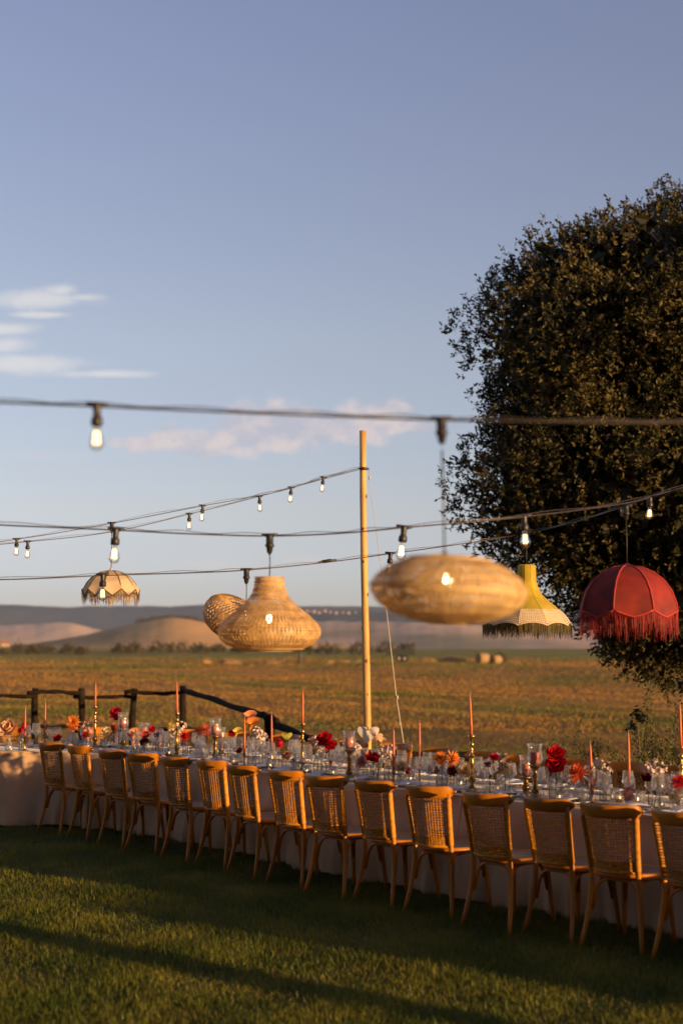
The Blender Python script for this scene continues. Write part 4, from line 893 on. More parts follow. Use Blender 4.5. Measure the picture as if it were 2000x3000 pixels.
# cream dome
D = 14.7; k_ = D/FPX; zz = lambda py: P(328, py, D).z-P(328, 1533, D).z
o = lamp('small cream linen domed lampshade with brown fringe at the left', (328, 1533), D, zz(1672)); inner_bulb(o, zz(1710), s=.8)
prof = [(10*k_, zz(1672)), (32*k_, zz(1677)), (55*k_, zz(1691)), (70*k_, zz(1708)), (80*k_, zz(1728)), (84*k_, zz(1742))]
dip2 = lambda t: (1-abs(t))*20*k_-14*k_
panel_dome(o, prof, 10, M['cream'], M['trim'], dip2, .0, R(-95), .0055)
m = MB(); fringe(m, scal_ring(84*k_, zz(1742), 10, dip2, R(-95)), 380, 26*k_, .0055, .3, .3); tag(m.obj('fringe', mat('brown_fringe', (.30, .19, .08), .6, var=.4, vs=40), o, False), kind='stuff')
MB().lathe([(.006, .03), (.014, .028), (.014, 0), (.04, -.004)], 12, c=(0, 0, zz(1672))).obj('cap', M['cream'], o)
# olive bell with rattan skirt
D = 11.8; k_ = D/FPX; zz = lambda py: P(1540, py, D).z-P(1540, 1562, D).z
o = lamp('olive velvet bell lampshade with cream rattan skirt and dark fringe', (1540, 1562), D, zz(1660)); inner_bulb(o, zz(1780))
prof = [(20*k_, zz(1654)), (26*k_, zz(1657)), (27*k_, zz(1680)), (28*k_, zz(1702)), (33*k_, zz(1722)), (44*k_, zz(1742)), (62*k_, zz(1760)), (80*k_, zz(1774)), (92*k_, zz(1785)), (98*k_, zz(1790))]
panel_dome(o, prof, 10, M['olive'], M['olive'], lambda t: 0, .03, R(-108), .0016)
sk = [(97*k_, zz(1787)), (108*k_, zz(1797)), (120*k_, zz(1811)), (131*k_, zz(1828))]
dip3 = lambda t: -(1-abs(t)**2)*9*k_+5*k_
# webbing with real holes
def webbing(o, prof, n, rot):
    m = MB(); zr = np.array(prof); nu, nv = 14, 9
    for k in range(n):
        a0 = rot+2*math.pi*k/n; a1 = rot+2*math.pi*(k+1)/n
        def pt(u, v):
            f = v*(len(prof)-1); r = np.interp(f, range(len(prof)), zr[:, 0]); z = np.interp(f, range(len(prof)), zr[:, 1])
            p = Vector((r*math.cos(a0), r*math.sin(a0), z)).lerp(Vector((r*math.cos(a1), r*math.sin(a1), z)), u); p.z -= dip3(2*u-1)*v*v; return p
        for i in range(nu+1):
            d = (pt(min(1, i/nu+.05), .5)-pt(max(0, i/nu-.05), .5)).normalized(); m.ribbon([pt(i/nu, v) for v in np.linspace(0, 1, 7)], [d]*7, .0072)
        for j in range(nv+1):
            d = (pt(.5, min(1, j/nv+.06))-pt(.5, max(0, j/nv-.06))).normalized(); m.ribbon([pt(u, j/nv)+Vector((math.cos((a0+a1)/2), math.sin((a0+a1)/2), 0))*.001 for u in np.linspace(0, 1, 7)], [d]*7, .0072)
        e = [pt(u, 1) for u in np.linspace(0, 1, 9)]; m2 = MB(); m2.tube(e, .004, 5); m2.tube([pt(0, v)*1.002 for v in np.linspace(0, 1, 6)], .003, 5); m2.obj('piping', M['rattan'], o)
    q = m.obj('rattan_skirt', M['rattan'], o, False); q['kind'] = 'stuff'
webbing(o, sk, 10, R(-108))
MB().lathe([(88*k_, zz(1787)), (97*k_, zz(1797)), (108*k_, zz(1811)), (115*k_, zz(1822))], 30).obj('lining', M['olive'], o)
m = MB(); fringe(m, scal_ring(130*k_, zz(1827), 10, dip3, R(-108)), 760, 33*k_, .0056, .3, .12); tag(m.obj('fringe', M['olivefr'], o, False), kind='stuff')

# ------------------------------------------------------------------ hedge and post added outside the frame, up-sun, shaped to throw the evening shade
HA_ = 6.5
cons = []
for o_, r, f in NEAR:
    for u in (-.2, 0, .2):
        p = o_-f*.25+r*u; cons.append((p.dot(LP.to_3d()), p.dot(SUN_AZ.to_3d()), .46))
for j in range(0, NS, 3):
    for s in (.1, TW/2, TW):
        p = FE[j]+NB[j]*s
        if abs(p[0]) < .26*p[1]: cons.append((p[0]*LP.x+p[1]*LP.y, p[0]*SUN_AZ.x+p[1]*SUN_AZ.y, .77))
cons = np.array(cons)
def hedge_top(q):
    """height that puts the edge of the shade about chair-seat high along the row"""
    k = np.abs(cons[:, 0]-q) < .2
    if not k.any(): return .46+(HA_-(cons[:, 1].max() if q < cons[:, 0].min() else cons[:, 1].min()))*te
    return float(np.min(cons[k, 2]+(HA_-cons[k, 1])*te))
gq = lambda px, py: T(px, py, 0).dot(LP.to_3d())
q1, q2, q3 = gq(500, 2708), gq(500, 2813), gq(500, 2857)
hq = np.arange(q1+.2, cons[:, 0].max()+.1, .3)
for k, q in enumerate(hq):
    c = sun_pt(HA_+random.uniform(-.05, .05), q); h = float(hedge_top(q))+random.uniform(-.05, .0)
    o = thing('shade_hedge', 'added shade-casting hedge bush outside the frame, %s of the shading row' % (ORD[k] if k < 18 else 'last'), 'hedge', c, 0, 'added hedge row outside the frame')
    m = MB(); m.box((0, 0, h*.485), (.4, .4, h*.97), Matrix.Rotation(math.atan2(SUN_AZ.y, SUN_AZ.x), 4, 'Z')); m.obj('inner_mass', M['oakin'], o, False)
    n = 600; p = np.stack([rng.uniform(-.26, .26, n), rng.uniform(-.26, .26, n), rng.uniform(0, h*.98, n)], 1); V, F = leaf_quads(p, rng.standard_normal((n, 3)), .06, .035); link('foliage', mk('foliage', V, F, M['oak'], False), o)
print('CLR', len(hq), [(round(float(q), 2), round(hedge_top(q), 2)) for q in hq], q1, q2, q3, hq[0])
c = sun_pt(5.5, (q2+q3)/2); o = thing('shadow_post', 'added shadow-stripe post standing outside the right of frame', 'post', c)  # post added to cast the narrow dark stripe on the grass
MB().tube([(0, 0, 0), (.02, 0, 1.2), (0, 0, 2.6)], [(q2-q3)/2*1.1]*3, 12).obj('post', M['bark'], o)

print('CLR2', [round(float(np.min(np.hypot(FE[:, 0]-o.x, FE[:, 1]-o.y))), 2) for o, r, f in NEAR])

# ------------------------------------------------------------------ things on the table
def near_chair(px):
    xs = [(a[0]+b[0])/2-18 for a, b in zip(LFp, RFp)]+[1965]
    return int(np.argmin([abs(px-x) for x in xs]))
def at_chair(px): return 'the %s front chair' % ORD[near_chair(px)]
def put(name, lab, cat, px, py, grp=None, rz=None):
    p = T(px, py); o = thing(name, lab, cat, p, random.uniform(0, 6) if rz is None else rz, grp); o['_D'] = p.y; return o
TSB = {}
def meshed(key, fn):
    if key not in TSB: TSB[key] = fn()
    return TSB[key]
# --- candles and sticks
def taper(lab, o_base, top_z, D, tilt=0.0, px=None, hgt=.27, r=.0105):
    o = thing('taper_candle', lab, 'candle', (o_base.x, o_base.y, top_z), 0, 'coral taper candles'); o.rotation_euler = (random.uniform(-.012, .012), tilt, 0)
    MB().lathe([(0, 0), (r, 0), (r*.98, hgt*.3), (r*.8, hgt*.75), (r*.55, hgt*.96), (r*.25, hgt), (0, hgt+.001)], 12).obj('wax', M['wax'], o)
    MB().tube([(0, 0, hgt), (.001, 0, hgt+.008), (.004, 0, hgt+.016)], .0012, 5).obj('wick', M['wick'], o)
def tall_stick(lab, px, by, cy_, ty, lab2, tilt=0):
    o = put('candlestick', lab, 'candlestick', px, by, 'tall brass candlesticks', 0); D = o['_D']; h = (by-cy_)/FPX*D; q = h/.36
    MB().lathe([(0, 0), (.052, 0), (.052, .006), (.046, .012), (.030, .024), (.022, .040), (.015, .052*1)], 4, M=Matrix.Rotation(R(30), 4, 'Z')).obj('base', M['brass'], o, False)
    pr = [(.013, .052), (.016, .06), (.027, .072), (.030, .084), (.026, .098), (.013, .108), (.011, .116), (.016, .122), (.011, .13), (.012, .15), (.015, .175), (.016, .195), (.012, .205), (.011, .21), (.020, .218), (.022, .226), (.018, .234), (.009, .242), (.008, .256), (.011, .262), (.008, .268), (.008, .274), (.013, .28), (.019, .288), (.020, .296), (.014, .304), (.010, .31)]
    MB().lathe([(r, .052+(z-.052)*(h-.102)/.258) for r, z in pr], 14).obj('stem', M['brass'], o)
    MB().lathe([(.010, h-.05), (.014, h-.042), (.018, h-.02), (.019, h-.018), (.028, h-.016), (.029, h), (.026, h), (.013, h-.004), (0, h-.006)], 16).obj('cup', M['brass'], o)
    taper(lab2, o.location, .755+h-.012, D, tilt, hgt=(cy_-ty)/FPX*D+.005)
def low_stick(lab, px, by, cy_, ty, lab2, dark=False, tilt=0):
    o = put('candlestick', lab, 'candlestick', px, by, 'low brass candlesticks', 0); D = o['_D']; h = max(.05, (by-cy_)/FPX*D); mt = M['oldbrass' if dark else 'brass']
    MB().lathe([(0, 0), (.042, 0), (.044, .003), (.036, .006), (.012, .010), (.008, .018)], 18).obj('base', mt, o)
    MB().lathe([(.008, .018), (.006, h*.4), (.007, h*.6), (.012, h*.72), (.013, h*.85), (.017, h*.97), (.018, h), (.012, h), (0, h-.004)], 14).obj('stem', mt, o)
    taper(lab2, o.location, .755+h-.006, D, tilt, hgt=(cy_-ty)/FPX*D+.004)
tall_stick('tall turned brass candlestick behind the third front chair', 278, 2190, 2071, 1986, 'coral taper on the tall brass stick behind the third front chair', .0)
tall_stick('tall turned brass candlestick behind the fifth front chair', 518, 2217, 2090, 2003, 'coral taper on the tall brass stick behind the fifth front chair', -.02)
tall_stick('tall turned brass candlestick above the eighth front chair', 886, 2262, 2122, 2026, 'coral taper on the tall brass stick above the eighth front chair', .005)
tall_stick('tall turned brass candlestick behind the twelfth front chair', 1382, 2318, 2157, 2040, 'coral taper on the tall brass stick behind the twelfth front chair', -.035)
tall_stick('tall brass candlestick cut by the right picture edge', 1997, 2352, 2190, 2067, 'coral taper at the right picture edge on a tall stick', -.01)
low_stick('low brass candlestick beside the leftmost bottle vase', 73, 2198, 2167, 2074, 'coral taper in the low stick beside the peach rose, far left')
low_stick('low brass candlestick hidden behind the cream rose at left', 131, 2184, 2150, 2058, 'coral taper standing behind the small cream rose at left', tilt=.01)
low_stick('low aged brass candlestick beside the calla lily bottle', 716, 2242, 2207, 2106, 'coral taper just left of the orange calla lily', True)
low_stick('low brass candlestick behind the white votive left of the red pompon', 796, 2228, 2192, 2093, 'coral taper left of the red pompon dahlia', tilt=-.012)
low_stick('low aged brass candlestick behind the eleventh front chair left edge', 1153, 2298, 2257, 2139, 'coral taper in front of the blush sweet peas', True)
low_stick('low shiny brass candlestick left of the double orange dahlia', 1229, 2296, 2237, 2119, 'coral taper left of the double orange dahlia')
low_stick('low aged brass candlestick right of the big orange dahlia flask', 1734, 2354, 2312, 2182, 'plain coral taper right of the big orange dahlia', True, -.03)
low_stick('low brass candlestick behind the dusty pink pompon', 1843, 2342, 2290, 2150, 'coral taper above the dusty pink pompon dahlia', tilt=-.005)
# --- hurricanes
def hurricane(lab, px, by, mid, top, wpx, dark=False, wax='pillar', ped=True):
    o = put('candle_pedestal', 'turned brass pedestal under '+lab, 'candle holder', px, by, 'brass candle pedestals', 0); D = o['_D']; k = D/FPX
    h = (by-mid)*k; mt = M['oldbrass' if dark else 'brass']; w_ = wpx*k*.5
    MB().lathe([(0, 0), (.05, 0), (.052, .006), (.048, .012), (.040, .022), (.026, .03), (.024, .036)], 18).obj('base', mt, o)
    MB().lathe([(.024, .036), (.030, .05), (.032, .062), (.024, .075), (.020, h*.45), (.018, h*.62), (.024, h*.68), (.024, h*.73), (.018, h*.76), (.02, h*.86), (.034, h-.016), (.045, h-.012), (.046, h), (0, h)], 18).obj('stem', mt, o)
    H = (mid-top)*k; g = thing('hurricane_glass', 'flared clear hurricane glass, '+lab, 'candle glass', (o.location.x, o.location.y, .755+h+.001), 0, 'hurricane glasses')
    MB().lathe([(0, 0), (w_*.45, .002), (w_*.75, H*.08), (w_*1.0, H*.25), (w_*1.02, H*.36), (w_*.90, H*.6), (w_*.84, H*.78), (w_*.92, H*.92), (w_*1.0, H)], 26).obj('bowl', M['wglass'], g)
    MB().lathe([(w_*.98, H-.002), (w_*1.01, H), (w_*.98, H+.002)], 26).obj('rim', M['wglass'], g)
    c = thing('pillar_candle', 'coral pillar candle inside '+lab, 'candle', (o.location.x, o.location.y, .755+h+.006), 0, 'coral pillar candles')
    ph = H*.58; pw = w_*.56
    MB().lathe([(0, 0), (pw, 0), (pw, ph-.003), (pw-.003, ph), (pw*.6, ph-.004), (0, ph-.006)], 18).obj('wax', M[wax], c); MB().tube([(0, 0, ph-.006), (.001, 0, ph+.006)], .0015, 5).obj('wick', M['wick'], c)
hurricane('the tall hurricane beside the crimson rose at left', 360, 2192, 2136, 2090, 33)
hurricane('the low hurricane right of the crimson rose', 421, 2196, 2161, 2120, 35, True)
hurricane('the tall hurricane before the red spider dahlias', 630, 2227, 2157, 2108, 37)
hurricane('the low hurricane half behind the spider dahlia one', 648, 2212, 2178, 2133, 26, True)
hurricane('the dark candle hurricane left of the white anthurium', 1023, 2282, 2197, 2145, 40, True)
hurricane('the rear low hurricane on a dark foot near the red roses', 1540, 2330, 2276, 2217, 40, True)
hurricane('the tall hurricane left of the stacked red roses', 1567, 2338, 2244, 2184, 46, True)
# --- glasses
def wine_meshes():
    b = MB().lathe([(0, .092), (.010, .095), (.040, .122), (.0445, .130), (.0435, .137), (.034, .205), (.0335, .206)], 22).mesh('bowl', M['wglass'])
    w_ = MB().lathe([(.0418, .139), (.0428, .1395)], 22).mesh('shoulder', M['wglass'])
    s = MB().lathe([(.0042, .004), (.0036, .03), (.0038, .075), (.007, .092)], 8).mesh('stem', M['wglass'])
    f = MB().lathe([(0, 0), (.035, 0), (.036, .0015), (.02, .003), (.0042, .006)], 22).mesh('foot', M['wglass']); return b, s, f
def wine(px, py, hpx=None, lab=None, loc=None, s=None):
    me = meshed('wine', wine_meshes); p = loc or T(px, py); D = p.y
    o = thing('wine_glass', lab, 'wine glass', p, random.uniform(0, 6), 'wine glasses on the table')
    q = s or (hpx/FPX*D/.206); o.scale = (min(1.12, max(.88, q)),)*2+(q,)
    for n_, m_ in zip(('bowl', 'stem', 'foot'), me): link(n_, m_, o)
    return o
WG = [(106, 2186, 66), (80, 2184, 58), (387, 2203, 65), (366, 2194, 60), (448, 2196, 62), (478, 2213, 67), (576, 2214, 65), (590, 2226, 71), (662, 2222, 60), (680, 2240, 72), (735, 2226, 66), (781, 2256, 76), (766, 2240, 70), (858, 2240, 72), (883, 2266, 74), (870, 2252, 66), (978, 2262, 66), (996, 2280, 77), (1012, 2270, 70), (1066, 2268, 76), (1176, 2276, 76), (1086, 2286, 74), (1239, 2298, 80), (1256, 2306, 82), (1392, 2312, 80), (1415, 2325, 84), (1443, 2306, 84), (1570, 2330, 84), (1591, 2344, 90), (1744, 2354, 96), (1767, 2356, 92), (1928, 2370, 102), (1960, 2368, 98), (1906, 2358, 84), (1982, 2352, 90)]
by = {}
for px, py, h in WG: by.setdefault(near_chair(px), []).append((px, py, h))
POSW = {1: ['lone clear wine glass'], 2: ['left of two clear wine glasses', 'right of two clear wine glasses'], 3: ['left of three clear wine glasses', 'middle of three clear wine glasses', 'right of three clear wine glasses']}
for c, L in by.items():
    L.sort()
    for k, (px, py, h) in enumerate(L):
        w_ = POSW[len(L)][k] if len(L) <= 3 else '%s of %s clear wine glasses' % (ORD[k], ['four', 'five', 'six'][len(L)-4])
        wine(px, py, h, '%s in the cluster before the %s front chair' % (w_, ORD[c]))
def edge_at(px, s):
    """table point at photo column px, s metres in from the near edge"""
    L_ = FE+NB*s; t = (px-1000)/FPX/math.cos(PITCH); j = int(np.argmin(np.abs(L_[:, 0]/L_[:, 1]-t)+np.where(L_[:, 1] < 5, 9, 0))); return L_[j], j
def tum_mesh(): return [MB().lathe([(0, .004), (.029, .004), (.031, 0), (.033, .03), (.036, .085), (.035, .085), (.032, .03), (.029, .008)], 18).mesh('tumbler_body', M['wglass'])]
# place settings: plate + napkin + fork + knife both sides, glasses on the far side
def plate_mesh(): return MB().lathe([(0, .004), (.08, .004), (.095, .008), (.132, .016), (.135, .017), (.133, .013), (.09, .0), (0, 0)], 30).mesh('plate', M['plate'])
def napkin_mesh():
    V = []; 
    for j, (y, z) in enumerate(((-.10, .022), (-.06, .030), (0, .034), (.05, .030), (.10, .024))):
        for i in range(7):
            x = (i-3)*.014*(1+.15*j); V.append((x, y, z+.007*(i % 2)-.001*abs(i-3)*j*.6))
    return MB().add(V, [(j*7+i, j*7+i+1, j*7+i+8, j*7+i+7) for j in range(4) for i in range(6)]).mesh('napkin', M['napkin'])
def fork_mesh():
    m = MB(); m.tube([(0, -.1, .003), (0, -.03, .004), (0, .03, .006), (0, .05, .006)], [.004, .003, .0025, .008], 6)
    for x in (-.008, -.0027, .0027, .008): m.tube([(x, .048, .006), (x, .10, .006)], .0015, 4)
    return m.mesh('fork', M['steel'])
def knife_mesh(): return MB().tube([(0, -.11, .003), (0, -.02, .004), (0, 0, .004)], [.005, .0045, .004], 6).add([(-.001, 0, .001), (.009, .01, .002), (.009, .09, .002), (0, .115, .002), (-.002, .0, .004)], [(0, 1, 2, 3, 4)]).mesh('knife', M['steel'])
def place(p, f, lab_side, c):
    rz = math.atan2(f.y, f.x)-math.pi/2; r = Vector((f.y, -f.x, 0))
    def it(name, key, fn, off, cat, lab, z, grp, dz=0):
        o = link(name, meshed(key, fn)); o.location = (p.x+r.x*off, p.y+r.y*off, z); o.rotation_euler = (0, 0, rz+dz); tag(o, lab, cat, grp)
    it('dinner_plate', 'plate', plate_mesh, 0, 'plate', 'white dinner plate at the %s' % lab_side, .755, 'white dinner plates')
    it('napkin', 'napkin', napkin_mesh, 0, 'napkin', 'pale pleated napkin lying on the plate at the %s' % lab_side, .757, 'pleated napkins', random.uniform(-.3, .3))
    it('fork', 'fork', fork_mesh, -.165, 'fork', 'steel fork left of the plate at the %s' % lab_side, .755, 'steel forks')
    it('knife', 'knife', knife_mesh, .165, 'knife', 'steel knife right of the plate at the %s' % lab_side, .755, 'steel knives')
for i, (o_, r, f) in enumerate(NEAR):
    q = o_+f*.30; j = int(np.argmin(np.hypot(FE[:, 0]-q.x, FE[:, 1]-q.y))); n_ = Vector((NB[j][0], NB[j][1], 0))
    place(Vector((FE[j][0], FE[j][1], 0))+n_*.19, n_, '%s near side place from the left' % ORD[i], i)
    r_ = Vector((n_.y, -n_.x, 0)); e_ = Vector((FE[j][0], FE[j][1], 0))
    for k, (s_, t_) in enumerate(((.40, -.13), (.46, .10), (.57, .22))):
        p = e_+n_*(s_+random.uniform(-.03, .03))+r_*(t_+random.uniform(-.03, .03)); wine(0, 0, None, '%s wine glass set towards the table middle at the %s near place' % (('left', 'middle', 'right')[k], ORD[i]), Vector((p.x, p.y, .755)), random.uniform(.9, 1.08))
for i, (q, f, j) in enumerate(FARC):
    n_ = Vector((-NB[j][0], -NB[j][1], 0)); b_ = Vector((BE[j][0], BE[j][1], 0)); place(b_+n_*.19, n_, '%s far side place from the left' % ORD[i], i)
    r = Vector((n_.y, -n_.x, 0)); pp = [b_+n_*.36+r*.10, b_+n_*.34+r*.19]
    for k, p in enumerate(pp): wine(0, 0, None, '%s wine glass at the %s far side place from the left' % (('inner', 'outer')[k], ORD[i]), Vector((p.x, p.y, .755)), random.uniform(.93, 1.05))
    t = thing('tumbler', 'clear water tumbler at the %s far side place from the left' % ORD[i], 'tumbler', (b_+n_*.30-r*.02).to_3d()+Vector((0, 0, .755)), 0, 'clear water tumblers'); link('body', meshed('tum', tum_mesh)[0], t)
TUM = [(91, 2190), (193, 2192), (240, 2192), (470, 2206), (565, 2214), (640, 2236), (705, 2234), (866, 2262), (1040, 2272), (1216, 2286), (1345, 2300), (1462, 2318), (1655, 2338), (1800, 2344), (1875, 2352)]
seen = {}
for px, py in TUM:
    t = put('tumbler', 'small clear tumbler standing %s' % ('left of '+at_chair(px) if seen.get(near_chair(px)) else 'before '+at_chair(px)), 'tumbler', px, py, 'clear water tumblers'); seen[near_chair(px)] = 1; link('body', meshed('tum', tum_mesh)[0], t)
VOT = [(259, 2196, 'before the small dark red gerbera'), (496, 2214, 'left of the second tall candlestick'), (685, 2240, 'left of the low stick by the calla bottle'), (792, 2252, 'below the taper left of the red pompon'), (899, 2268, 'right of the tall stick above the eighth chair'), (1203, 2292, 'between the small crimson pompon and brass stick'), (1498, 2331, 'right of the brown and cream posy'), (1639, 2347, 'before the cut glass decanter of red roses'), (1815, 2350, 'left of the dusty pink pompon'), (976, 2274, 'left of the dark candle hurricane'), (1350, 2306, 'between the ribbed burgundy vase and cream rose')]
for px, py, w_ in VOT:
    o = put('votive_holder', 'frosted glass votive cup '+w_, 'candle holder', px, py, 'frosted votive cups'); r = 13.5/FPX*o['_D']
    MB().lathe([(0, .006), (r*.96, .006), (r, 0), (r, .076), (r*.95, .076), (r*.93, .01)], 20, wob=lambda th, z: 1+.012*math.sin(th*20)).obj('cup', M['frost_sparkle'], o)
    MB().lathe([(0, .010), (r*.7, .010), (r*.7, .022), (0, .021)], 14).obj('tealight', M['pillar'], o); MB().lathe([(0, .022), (.004, .028), (.003, .036), (0, .044)], 8).obj('flame', M['tea'], o)
# --- vases
VP = {'bottle': [(0, 0), (.9, 0), (1, .02), (1, .62), (.9, .70), (.42, .78), (.36, .82), (.36, .95), (.42, 1)],
      'bud': [(0, 0), (.7, 0), (.95, .08), (1, .2), (.85, .36), (.45, .5), (.32, .6), (.30, .85), (.42, 1)],
      'flask': [(0, 0), (.5, 0), (.85, .1), (1, .32), (.96, .5), (.75, .68), (.4, .78), (.26, .84), (.26, .95), (.34, 1)],
      'ribbed': [(0, 0), (.85, 0), (1, .03), (1, .3), (.92, .6), (.8, .85), (.86, 1)],
      'cone': [(0, 0), (.95, 0), (1, .03), (.8, .35), (.5, .72), (.42, .88), (.5, 1)],
      'cyl': [(0, 0), (.96, 0), (1, .02), (1, .97), (.97, 1)]}
def vase(kind, lab, px, by_, ty, wpx, g='glass', rib=False):
    o = put('bud_vase', lab, 'vase', px, by_, 'glass bud vases on the table'); k = o['_D']/FPX; h = (by_-ty)*k; w_ = wpx*k/2
    pf = VP[kind]; rf = (lambda th, z: 1+.05*math.sin(th*12)) if rib else None
    MB().lathe([(r*w_, z*h) for r, z in pf], 36 if rib else 22, wob=rf).obj('body', M[g], o)
    MB().lathe([(pf[-1][0]*w_*.95, h-.002), (pf[-1][0]*w_*1.08, h), (pf[-1][0]*w_*.95, h+.002)], 18).obj('lip', M['glass'], o)
    f = .42; lv = [(r*w_*.93, max(.004, z*h)) for r, z in pf if z < f]+[(np.interp(f, [z for r, z in pf], [r for r, z in pf])*w_*.93, f*h), (0, f*h)]
    MB().lathe(lv, 18, wob=rf).obj('water', M['water'], o)
    o['_h'] = h; return o
M['water'] = glass('vase_water', tint=(.93, .95, .94), edge=.85)
def fmat(name, a, b=None, tr=.3): return M.setdefault('f_'+name, mat('petal_'+name, a, .6, col2=b or tuple(min(1, x*1.25) for x in a), vs=60, trans=tr, spec=.2))
fmat('red', (.50, .008, .018)); fmat('crimson', (.42, .01, .03)); fmat('burg', (.13, .006, .012), (.2, .012, .02)); fmat('orange', (.75, .17, .025), (.80, .35, .06)); fmat('orangered', (.62, .09, .03), (.7, .16, .05))
fmat('peach', (.78, .42, .22), (.82, .52, .28)); fmat('cream', (.80, .62, .36), (.85, .70, .45)); fmat('pink', (.62, .27, .22), (.68, .34, .27)); fmat('blush', (.78, .58, .50), (.82, .66, .58)); fmat('beige', (.55, .42, .33), (.62, .5, .4))
fmat('coral', (.75, .24, .12), (.8, .34, .16)); fmat('yellow', (.72, .48, .05), (.8, .6, .15)); fmat('lime', (.45, .42, .06)); fmat('white', (.80, .74, .58), (.84, .78, .62)); fmat('mauve', (.36, .16, .2)); fmat('centre', (.22, .13, .02)); fmat('brown', (.33, .22, .17), (.42, .3, .24))
def petal(m, base, d, n, L, W, cup=.3, seg=3, point=False):
    """one curved petal: base point, direction, surface normal"""
    d = d.normalized(); s = d.cross(n)
    if s.length < 1e-4: s = d.orthogonal()
    s.normalize(); n = s.cross(d).normalized(); V = []
    for j in range(seg+1):
        t = j/seg; w_ = W*((math.sin(math.pi*min(1, .12+t*.78))**.8) if not point else (1-abs(2*t-.7)**1.5*.6)*(1 if t < 1 else .12))
        c = base+d*L*t+n*cup*L*(t*t)
        for u in (-1, 0, 1): V.append(tuple(c+s*w_*u*.5+n*(abs(u)*.16*W*(1-t*.5))))
    m.add(V, [(3*j+i, 3*j+i+1, 3*j+i+4, 3*j+i+3) for j in range(seg) for i in range(2)])
def bloom(kind, r, axis):
    """returns (petals MB, centre MB or None) around the origin facing axis"""
    a = Vector(axis).normalized(); e1 = a.orthogonal().normalized(); e2 = a.cross(e1); m = MB(); c = None
    if kind == 'rose':
        for ring, (n, el, L, W, cup) in enumerate(((5, 8, 1.0, 1.05, .25), (6, 28, .92, .95, .35), (6, 48, .8, .8, .35), (5, 64, .66, .65, .3), (4, 78, .5, .5, .2))):
            for k in range(n):
                th = 2*math.pi*(k/n)+ring*.6+random.uniform(-.15, .15); E = R(el+random.uniform(-7, 7)); h = e1*math.cos(th)+e2*math.sin(th); d = h*math.cos(E)+a*math.sin(E)
                petal(m, h*.10*r-a*.25*r, d, -h*math.sin(E)+a*math.cos(E), r*L*1.05, r*W, cup)
    elif kind in ('dahlia', 'spider', 'gerbera', 'pom'):
        n = {'dahlia': 64, 'spider': 46, 'gerbera': 34, 'pom': 110}[kind]
        for k in range(n):
            f = (k+.5)/n; th = k*2.39996
            E = {'dahlia': -25+95*f, 'spider': -40+110*f, 'gerbera': 2+22*f, 'pom': -70+158*f}[kind]; E = R(E+random.uniform(-6, 6)); h = e1*math.cos(th)+e2*math.sin(th); d = h*math.cos(E)+a*math.sin(E)
            if kind == 'pom': petal(m, d*r*.72, (d+h*.2).normalized(), h, r*.34, r*.24, .1, 2)
            else: petal(m, d*r*.12, d, -h*math.sin(E)+a*math.cos(E), r*(1-.32*f)*random.uniform(.86, 1.1), r*({'dahlia': .17, 'spider': .10, 'gerbera': .2}[kind]), {'dahlia': .12, 'spider': .2, 'gerbera': .05}[kind], 3, True)
        if kind in ('gerbera', 'dahlia'):
            c = MB(); 
            for k in range(24):
                th = k*2.4; q = r*.2*math.sqrt(k/24); b = (e1*math.cos(th)+e2*math.sin(th))*q+a*r*(.16 if kind == 'gerbera' else .22); c.tube([b-a*r*.08, b+a*r*.05], [.02*r+.0008, .03*r+.0004], 4)
        if kind == 'pom': m.lathe([(0, -r*.75), (r*.55, -r*.5), (r*.75, 0), (r*.55, r*.5), (0, r*.75)], 10)
    elif kind == 'calla':
        V = []; n = 20; 
        for j, (q, z) in enumerate(((.10, -1.1), (.16, -.7), (.26, -.3), (.38, .1), (.62, .45), (.85, .55))):
            for k in range(n):
                th = 2*math.pi*k/n; ex = 1+.55*max(0, math.cos(th))*(j/5)**2; V.append(tuple((e1*math.cos(th)+e2*math.sin(th))*r*q*ex+a*r*(z+.5*max(0, math.cos(th))*(j/5)**2)))
        m.add(V, [(j*n+k, j*n+(k+1) % n, (j+1)*n+(k+1) % n, (j+1)*n+k) for j in range(5) for k in range(n)])
        c = MB().tube([-a*r*.5, a*r*.15, a*r*.5], [r*.06, r*.08, r*.03], 6)
    elif kind == 'anthurium':
        up = (Vector((0, 0, 1))-a*a.z).normalized(); s = a.cross(up); V = [tuple(a*0)]; n = 26
        for ring in (.5, 1.0):
            for k in range(n):
                t = 2*math.pi*k/n; x = .95*math.sin(t)**3+.25*math.sin(t); y = (.80*math.cos(t)-.32*math.cos(2*t)-.12*math.cos(3*t))
                V.append(tuple((s*x+up*y)*r*ring+a*r*(.10*ring*math.sin(t*2)-.12*ring*ring)))
        m.add(V, [(0, 1+k, 1+(k+1) % n) for k in range(n)]+[(1+k, 1+n+k, 1+n+(k+1) % n, 1+(k+1) % n) for k in range(n)])
        c = MB().tube([up*r*.25+a*.004, a*r*.35+up*r*.45, a*r*.55+up*r*.75], [r*.09, r*.08, r*.03], 8)
    elif kind == 'cluster':
        for b in range(16):
            d0 = Vector((random.gauss(0, 1), random.gauss(0, 1), random.gauss(0, 1))).normalized(); p = d0*r*random.uniform(.35, .95); p.z *= 1.25
            for k in range(4):
                th = k*math.pi/2+b; h = d0.orthogonal().normalized(); g = d0.cross(h); q = h*math.cos(th)+g*math.sin(th); petal(m, p, (q+d0*.5).normalized(), d0, r*.42, r*.40, .25, 2)
    return m, c
